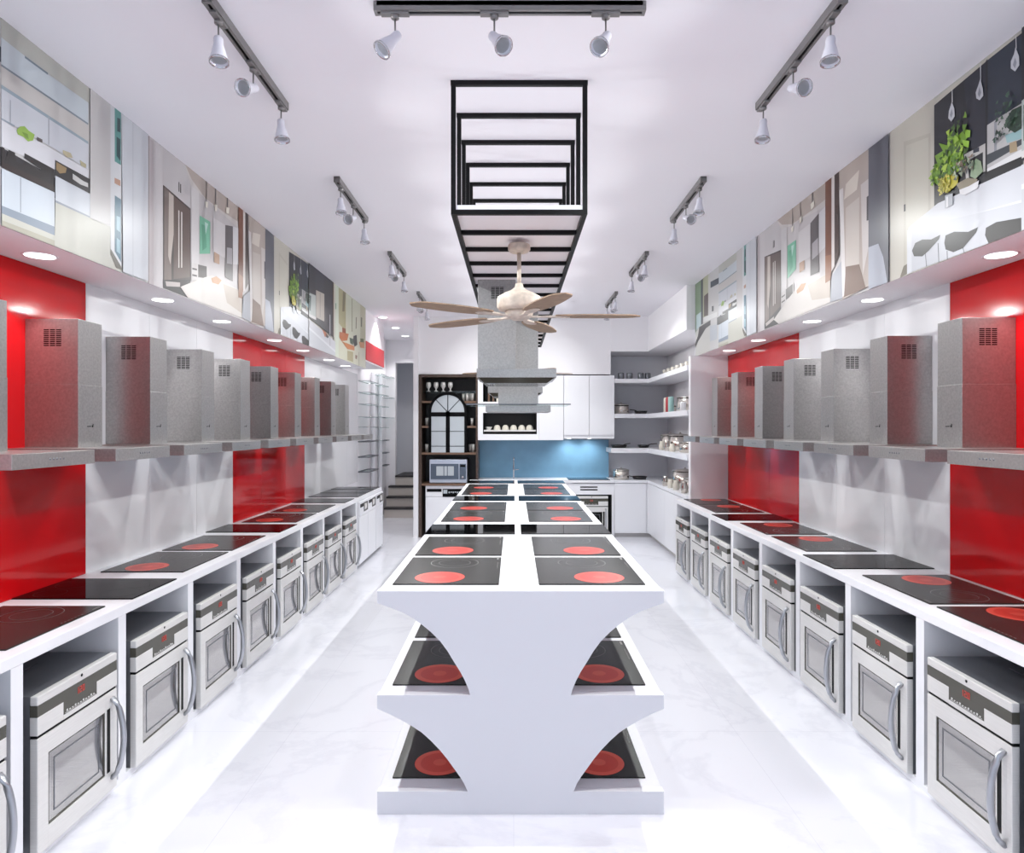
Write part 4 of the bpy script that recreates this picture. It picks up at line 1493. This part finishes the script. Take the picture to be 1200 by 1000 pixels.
# microwave
mw = thing('microwave', 'silver-blue microwave oven in the walnut unit niche', 'microwave', (-0.978, 9.92, 0.802))
bx('body', 'micro', -0.28, 0.28, 0.02, 0.36, 0.005, 0.355, parent=mw, bev=0.005)
dr = bx('door', 'micd', -0.26, 0.155, 0.008, 0.03, 0.06, 0.29, parent=mw, bev=0.002)
bm = new()
box(bm, -0.175, -0.07, 0.005, 0.009, 0.115, 0.255)
box(bm, -0.058, -0.018, 0.005, 0.009, 0.115, 0.255)
box(bm, -0.006, 0.085, 0.005, 0.009, 0.115, 0.255)
obj('window', bm, 'pane', dr)
cpn = bx('control_panel', 'micd', 0.17, 0.265, 0.008, 0.03, 0.06, 0.29, parent=mw)
bm = new()
lathe(bm, [(0, 0.018), (0.018, 0.018), (0.02, 0)], n=20, mtx=Matrix.Rotation(PI / 2, 4, 'X'), c=(0.218, 0.008, 0.095))
obj('knob', bm, 'chrome', cpn)
bx('keypad', 'black', 0.18, 0.255, 0.006, 0.009, 0.245, 0.275, parent=cpn)

# appliances under the walnut unit
dwb = thing('dishwasher', 'white built-in dishwasher with black slot and display below the microwave', 'dishwasher', (-1.03, 9.93, 0))
bx('door', 'white', -0.285, 0.29, 0.0, 0.03, 0.05, 0.60, parent=dwb, bev=0.003)
bx('body', 'white', -0.285, 0.29, 0.03, 0.52, 0.0, 0.76, parent=dwb)
pn = bx('control_panel', 'white', -0.285, 0.29, -0.003, 0.03, 0.605, 0.765, parent=dwb, bev=0.002)
bx('handle_slot', 'black', -0.265, -0.045, -0.006, 0.01, 0.675, 0.72, parent=pn)
dd_ = bx('display', 'black', -0.03, 0.27, -0.006, 0.01, 0.60, 0.72, parent=pn)
bx('lit_screen', 'pane', -0.02, 0.04, -0.0075, 0, 0.65, 0.705, parent=pn)
bm = new()
for k in range(6):
    box(bm, 0.06 + 0.03 * k, 0.078 + 0.03 * k, -0.0075, 0, 0.655 + 0.008 * (k % 2), 0.68)
obj('button', bm, 'pane', pn)
tag(bx('filler_panel', 'wceramic', -0.735, -0.57, 9.93, 10.4, 0, 0.765), 'narrow white cabinet front right of the far dishwasher', 'cabinet')

# white upper unit with two dark niches
uw = thing('niche_cabinet', 'white wall cabinet with two dark open niches above blue splashback', 'cabinet', (0.105, 9.9, 0))


def cab(name, m, a, b, c, d, e, f, parent, **k):
    return bx(name, m, a - 0.105, b - 0.105, c, d, e, f, parent=parent, **k)


X0, X1, NX0, NX1 = -0.533, 0.741, -0.457, 0.343
cab('frame', 'white', X0, NX0, 0, 0.45, 1.447, 2.41, uw)
cab('frame', 'white', NX1, NX1 + 0.03, 0.002, 0.45, 1.447, 2.41, uw)
cab('door', 'white', NX1 + 0.032, X1 - 0.003, 0, 0.45, 1.447, 2.41, uw)
for a, b in ((1.447, 1.536), (1.853, 2.018), (2.336, 2.41)):
    cab('shelf_panel', 'white', NX0, NX1, 0, 0.45, a, b, uw)
cab('niche_back', 'woodd', NX0, NX1, 0.40, 0.45, 1.536, 2.336, uw)
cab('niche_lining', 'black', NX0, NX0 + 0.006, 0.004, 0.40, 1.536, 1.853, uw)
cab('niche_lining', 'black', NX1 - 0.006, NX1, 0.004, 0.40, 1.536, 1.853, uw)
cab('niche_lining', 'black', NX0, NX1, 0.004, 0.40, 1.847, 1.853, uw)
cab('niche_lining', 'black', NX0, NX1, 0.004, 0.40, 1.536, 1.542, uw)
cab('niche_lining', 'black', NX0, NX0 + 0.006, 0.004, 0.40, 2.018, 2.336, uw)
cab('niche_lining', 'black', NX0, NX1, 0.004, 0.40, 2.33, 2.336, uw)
tag(bx('metal_tray', 'steel_s', NX0 + 0.01, NX1 - 0.01, 9.93, 10.2, 1.575, 1.60), 'slim metal tray carrying the row of bowls in the dark niche', 'tray')
bm = new()
for s in (-1, 1):
    pass
lathe(bm, [(0.05, 0), (0.052, 0.01), (0.048, 0.04), (0.035, 0.062), (0.018, 0.072), (0, 0.074)], n=24)
bw = tag(obj('bowl', bm, 'ceramic'), 'x', 'bowl', 'upturned bowls in the lower niche')
place_copies(bw, [((px - 602) * 10.0 / 780, 10.02, 1.60) for px in (582.5, 592.3, 601.8, 611.3, 620.6)],
             ['upturned cream bowl in the dark niche, %s of the five' % w for w in ('leftmost', 'second from left', 'middle', 'second from right', 'rightmost')])
bm = new()
lathe(bm, [(0.03, 0), (0.055, 0.04), (0.057, 0.045), (0.05, 0.042), (0.028, 0.006), (0, 0.006)], n=24)
tag(obj('dish', bm, 'steel_s', loc=((572.5 - 602) * 10 / 780, 10.02, 1.60)), 'shallow grey dish left of the cream bowls in the niche', 'dish')
bkm = [('black', -0.42, 0.03, 0.22), ('woodl', -0.385, 0.028, 0.20), ('black', -0.352, 0.03, 0.21), ('woodl', -0.318, 0.026, 0.2), ('black', -0.288, 0.026, 0.19), ('ceramic', -0.258, 0.05, 0.23)]
for i, (m_, x_, w_, h_) in enumerate(bkm):
    tag(bx('book', m_, x_, x_ + w_, 9.96, 10.16, 2.019, 2.018 + h_),
        'book standing in the upper niche of the white cabinet, %s from the left' % ORD[i], 'book', 'books in the upper niche')

# tall door pair right of it
for i, (a, b) in enumerate(((0.743, 1.121), (1.124, 1.498))):
    c = thing('wall_cabinet', 'flat white wall cabinet above the blue splashback, %s of the tall pair' % ('left', 'right')[i], 'cabinet', ((a + b) / 2, 9.9, 1.47), 0, 'tall white wall cabinets')
    h = (b - a) / 2
    bx('carcass', 'white', -h, h, 0.02, 0.45, 0.0, 0.94, parent=c)
    bx('door', 'white', -h + 0.001, h - 0.001, 0, 0.019, 0.053, 0.94, parent=c, bev=0.001)
tag(bx('splashback', 'blue', -0.54, 1.49, 10.44, 10.468, 0.85, 1.445), 'blue glass splashback behind the back worktop', 'splashback')
tag(bx('worktop', 'white', -0.533, 1.498, 9.9, 10.468, 0.81, 0.85, bev=0.002), 'white worktop of the back kitchen below blue splashback', 'worktop')
tag(bx('base_cabinet', 'white', -0.533, 0.86, 9.92, 10.4, 0.0, 0.81), 'white base cabinet of the back kitchen behind the island end', 'cabinet')
tag(bx('glass_hob', 'hobk', 0.82, 1.44, 9.93, 10.36, 0.85, 0.856), 'black glass hob set in the back worktop at right, above built-in oven', 'cooktop')
ow = thing('oven_housing', 'white cabinet frame with two black slots around the back oven', 'cabinet', (1.2, 9.92, 0))
bx('slotted_fascia', 'white', -0.34, 0.30, 0, 0.03, 0.635, 0.80, parent=ow)
bm = new()
box(bm, -0.21, 0.05, -0.003, 0.01, 0.738, 0.756)
box(bm, -0.21, 0.05, -0.003, 0.01, 0.698, 0.716)
obj('vent_slot', bm, 'black', ow)
bx('side_panel', 'white', 0.262, 0.298, 0, 0.45, 0, 0.635, parent=ow)
bx('side_panel', 'white', -0.34, -0.32, 0, 0.45, 0, 0.635, parent=ow)
bx('recess_back', 'black', -0.32, 0.262, 0.42, 0.45, 0, 0.635, parent=ow)
bx('recess_lining', 'black', 0.225, 0.261, 0.01, 0.42, 0.0, 0.635, parent=ow)
bx('recess_lining', 'black', -0.32, 0.225, 0.01, 0.42, 0.622, 0.635, parent=ow)
dup(oven0, (1.155, 9.905, 0.012), 0, 'stainless oven built into the back kitchen under black hob', 'ovens')['group'] = 'built-in oven of the back kitchen'
for i, x_ in enumerate((0.85, 1.16)):
    t = thing('undercabinet_light', 'small round light under the tall wall cabinets, %s one' % ('left', 'right')[i], 'light', (x_, 10.2, 1.47), 0, 'lights under the wall cabinets')
    bm = new()
    lathe(bm, [(0, -0.008), (0.03, -0.008), (0.034, 0), (0, 0)], n=24)
    obj('housing', bm, 'glow', t)
    lamp('undercabinet_beam', 'SPOT', (0, 0, -0.015), (0.45, 0, 0), 10, (1, 1, 1), parent=t, spot_size=math.radians(130), spot_blend=1.0, shadow_soft_size=0.02)
# tap
tp = thing('tap', 'slim chrome tap in front of blue splashback', 'tap', (0.0, 10.25, 0.85))
bm = new()
tube(bm, [(0, 0, 0), (0, 0, 0.30)], 0.011, 12)
tube(bm, [(0, 0, 0.29), (0, -0.05, 0.325), (0, -0.15, 0.325), (0, -0.17, 0.30)], 0.009, 10)
obj('spout', bm, 'chrome', tp)
bm = new()
tube(bm, [(0.0, 0, 0.13), (0.08, 0, 0.14)], 0.007, 8)
obj('lever', bm, 'chrome', tp)

# corner base cabinets and open shelves at right
cb = thing('corner_base_cabinet', 'white L-shaped corner base cabinet under the open shelves', 'cabinet', (2.0, 9.9, 0))
bm = new()
prism(bm, [(-0.498, 0.02), (-0.02, 0.02), (0.02, -0.02), (0.02, -2.2), (0.45, -2.2), (0.45, 0.74), (-0.498, 0.74)], 'z', 0.06, 0.81)
obj('carcass', bm, 'white', cb)
bm = new()
prism(bm, [(-0.498, 0.05), (0.05, 0.05), (0.05, -2.2), (0.45, -2.2), (0.45, 0.74), (-0.498, 0.74)], 'z', 0.0, 0.06)
obj('toe_kick', bm, 'toe', cb)
bx('door', 'white', -0.497, -0.03, 0, 0.019, 0.065, 0.80, parent=cb, bev=0.001)
for k in range(4):
    bx('door', 'white', 0.001, 0.019, -0.54 - 0.53 * k, -0.015 - 0.53 * k, 0.065, 0.80, parent=cb, bev=0.001)
bm = new()
Lp = [(-0.498, -0.005), (-0.005, -0.005), (-0.005, -2.205), (0.455, -2.205), (0.455, 0.745), (-0.498, 0.745)]
prism(bm, Lp, 'z', 0.81, 0.85)
bmesh.ops.translate(bm, vec=(2.0, 9.9, 0), verts=bm.verts[:])
tag(obj('worktop', bm, 'white'), 'white L-shaped worktop in the right back corner', 'worktop')
for z0_, z1_, nm, xa in ((2.30, 2.36, 'top', 1.5), (1.777, 1.84, 'middle', 1.5), (1.257, 1.326, 'bottom', 1.45)):
    bm = new()
    prism(bm, [(xa, 9.9), (2.0, 9.9), (2.0, 7.695), (2.455, 7.695), (2.455, 10.645), (xa, 10.645)], 'z', z0_, z1_)
    tag(obj('corner_shelf', bm, 'white'), 'thick white L-shaped wall shelf in the right back corner, %s one' % nm, 'shelf', 'white corner shelves')


# ---------------------------------------------------------------- pots, pans, jars
def pot(label, x, y, z, r, h, m='chrome', hdl=True, rz=0, group=None):
    t = thing('saucepan', label, 'pan', (x, y, z), rz, group)
    bm = new()
    lathe(bm, [(0, 0), (r * 0.93, 0), (r, 0.01), (r, h), (r - 0.004, h), (r - 0.004, 0.01)], n=32)
    obj('pan_body', bm, 'potsteel', t)
    bm = new()
    lathe(bm, [(r + 0.003, 0), (r + 0.003, 0.006), (r * 0.6, 0.022), (0.014, 0.028), (0.01, 0.045), (0, 0.048)], (0, 0, h), 32)
    obj('lid', bm, 'potsteel', t)
    if hdl:
        bm = new()
        tube(bm, [(r, 0, h * 0.75), (r + 0.03, 0, h * 0.8), (r + 0.15, 0, h * 0.85)], 0.010, 8)
        obj('handle', bm, 'black', t)
    return t


def frypan(label, x, y, z, r, rz=0, group=None):
    t = thing('frying_pan', label, 'pan', (x, y, z), rz, group)
    bm = new()
    lathe(bm, [(0, 0), (r * 0.8, 0), (r, 0.045), (r - 0.004, 0.045), (r * 0.8 - 0.004, 0.005), (0, 0.005)], n=32)
    obj('pan_body', bm, 'pan', t)
    bm = new()
    tube(bm, [(r * 0.95, 0, 0.04), (r + 0.06, 0, 0.055), (r + 0.17, 0, 0.06)], 0.010, 8, 0.6)
    obj('handle', bm, 'black', t)
    return t


g = 'pans on the corner shelves'
pot('steel saucepan with lid at the left end of the middle corner shelf', 1.63, 10.1, 1.84, 0.115, 0.13, rz=-0.5, hdl=False, group=g)
frypan('black frying pan beside the saucepan on the middle corner shelf', 1.93, 10.1, 1.84, 0.10, rz=-2.4, group=g)
frypan('flat dark pan on the bottom corner shelf, left end', 1.60, 10.12, 1.326, 0.125, rz=0.8, group=g)
frypan('small pan on the bottom corner shelf near its corner', 1.98, 10.15, 1.326, 0.09, rz=0.5, group=g)
pot('steel saucepan with lid on the corner worktop', 1.63, 10.1, 0.85, 0.12, 0.14, hdl=False, group=g)
frypan('black frying pan on the corner worktop', 1.91, 10.1, 0.85, 0.115, rz=PI, group=g)
g2 = 'pots on the right-hand part of the corner shelves'
for (y, z, r, h, nm) in ((9.55, 1.84, 0.09, 0.10, 'small lidded pot at the back of the middle shelf'), (8.35, 1.84, 0.19, 0.17, 'wide steel pot on the middle right shelf behind the boxes'),
                         (9.5, 1.326, 0.14, 0.20, 'tall steel pot on the bottom right shelf, farthest'),
                         (8.95, 1.326, 0.15, 0.2, 'tall steel pot on the bottom right shelf, centre'),
                         (8.3, 1.326, 0.17, 0.12, 'low wide steel pot on the bottom right shelf, nearest'),
                         (8.7, 0.85, 0.16, 0.22, 'tall steel pot on the right part of corner worktop, back'),
                         (8.15, 0.85, 0.15, 0.16, 'steel pot on the right part of corner worktop, near the partition')):
    pot(nm, 2.24, y, z, r, h, hdl=False, group=g2)
for (y, z, h, m_, nm) in ((8.98, 1.84, 0.2, 'ceramic', 'cream bottle-shaped canister at the far end of the colourful row'), (8.85, 1.84, 0.2, 'dred', 'red upright canister in the colourful row'),
                          (8.72, 1.84, 0.2, 'teal', 'pale teal upright canister in the colourful row'), (8.1, 1.84, 0.11, 'wceramic', 'short white canister nearest the partition')):
    bm = new()
    lathe(bm, [(0, 0), (0.035, 0), (0.038, 0.005), (0.038, h - 0.02), (0.03, h), (0, h)], n=20)
    tag(obj('canister', bm, m_, loc=(2.06, y, z)), nm + ' on the middle right shelf', 'canister', 'canisters on the middle shelf')
for (y, z, h, nm) in ((9.2, 1.326, 0.12, 'bottom shelf, farthest'), (8.9, 1.326, 0.13, 'bottom shelf, second'), (8.6, 1.326, 0.1, 'bottom shelf, nearest'),
                      (9.0, 0.85, 0.13, 'corner worktop, farthest'), (8.7, 0.85, 0.11, 'corner worktop, second'), (8.4, 0.85, 0.12, 'corner worktop, third'), (8.0, 0.85, 0.14, 'corner worktop, nearest')):
    bm = new()
    lathe(bm, [(0, 0), (0.035, 0), (0.045, h * 0.5), (0.03, h * 0.8), (0.034, h), (0.028, h), (0, h * 0.8)], n=20)
    tag(obj('jug', bm, 'potsteel' if h > 0.12 else 'ceramic', loc=(2.05, y, z)), 'small jug at the front edge of the right shelving, ' + nm, 'jug', 'jugs on the right shelving')
bm = new()
lathe(bm, [(0, 0), (0.04, 0), (0.045, 0.01), (0.045, 0.09), (0.04, 0.1), (0.018, 0.1), (0, 0.1)], n=20)
jr = tag(obj('jar', bm, 'steel_d'), 'x', 'jar', 'jars on the top corner shelf')
place_copies(jr, [(1.62, 10.05, 2.36), (1.75, 10.05, 2.36), (1.92, 10.05, 2.36), (2.03, 10.08, 2.36)],
             ['dark jar on the top corner shelf, %s' % w for w in ('leftmost', 'second from left', 'third from left', 'at the corner')])
bm = new()
lathe(bm, [(0, 0), (0.02, 0), (0.03, 0.085), (0.028, 0.085), (0.018, 0.004), (0, 0.004)], n=16)
cu = tag(obj('cup', bm, 'ceramic'), 'x', 'cup', 'pale cups on the right part of the top shelf')
place_copies(cu, [(2.12, 7.9 + 0.24 * k, 2.36) for k in range(7)],
             ['pale cup on the right part of the top corner shelf, %s counting from the partition' % ORD[k] for k in range(7)])
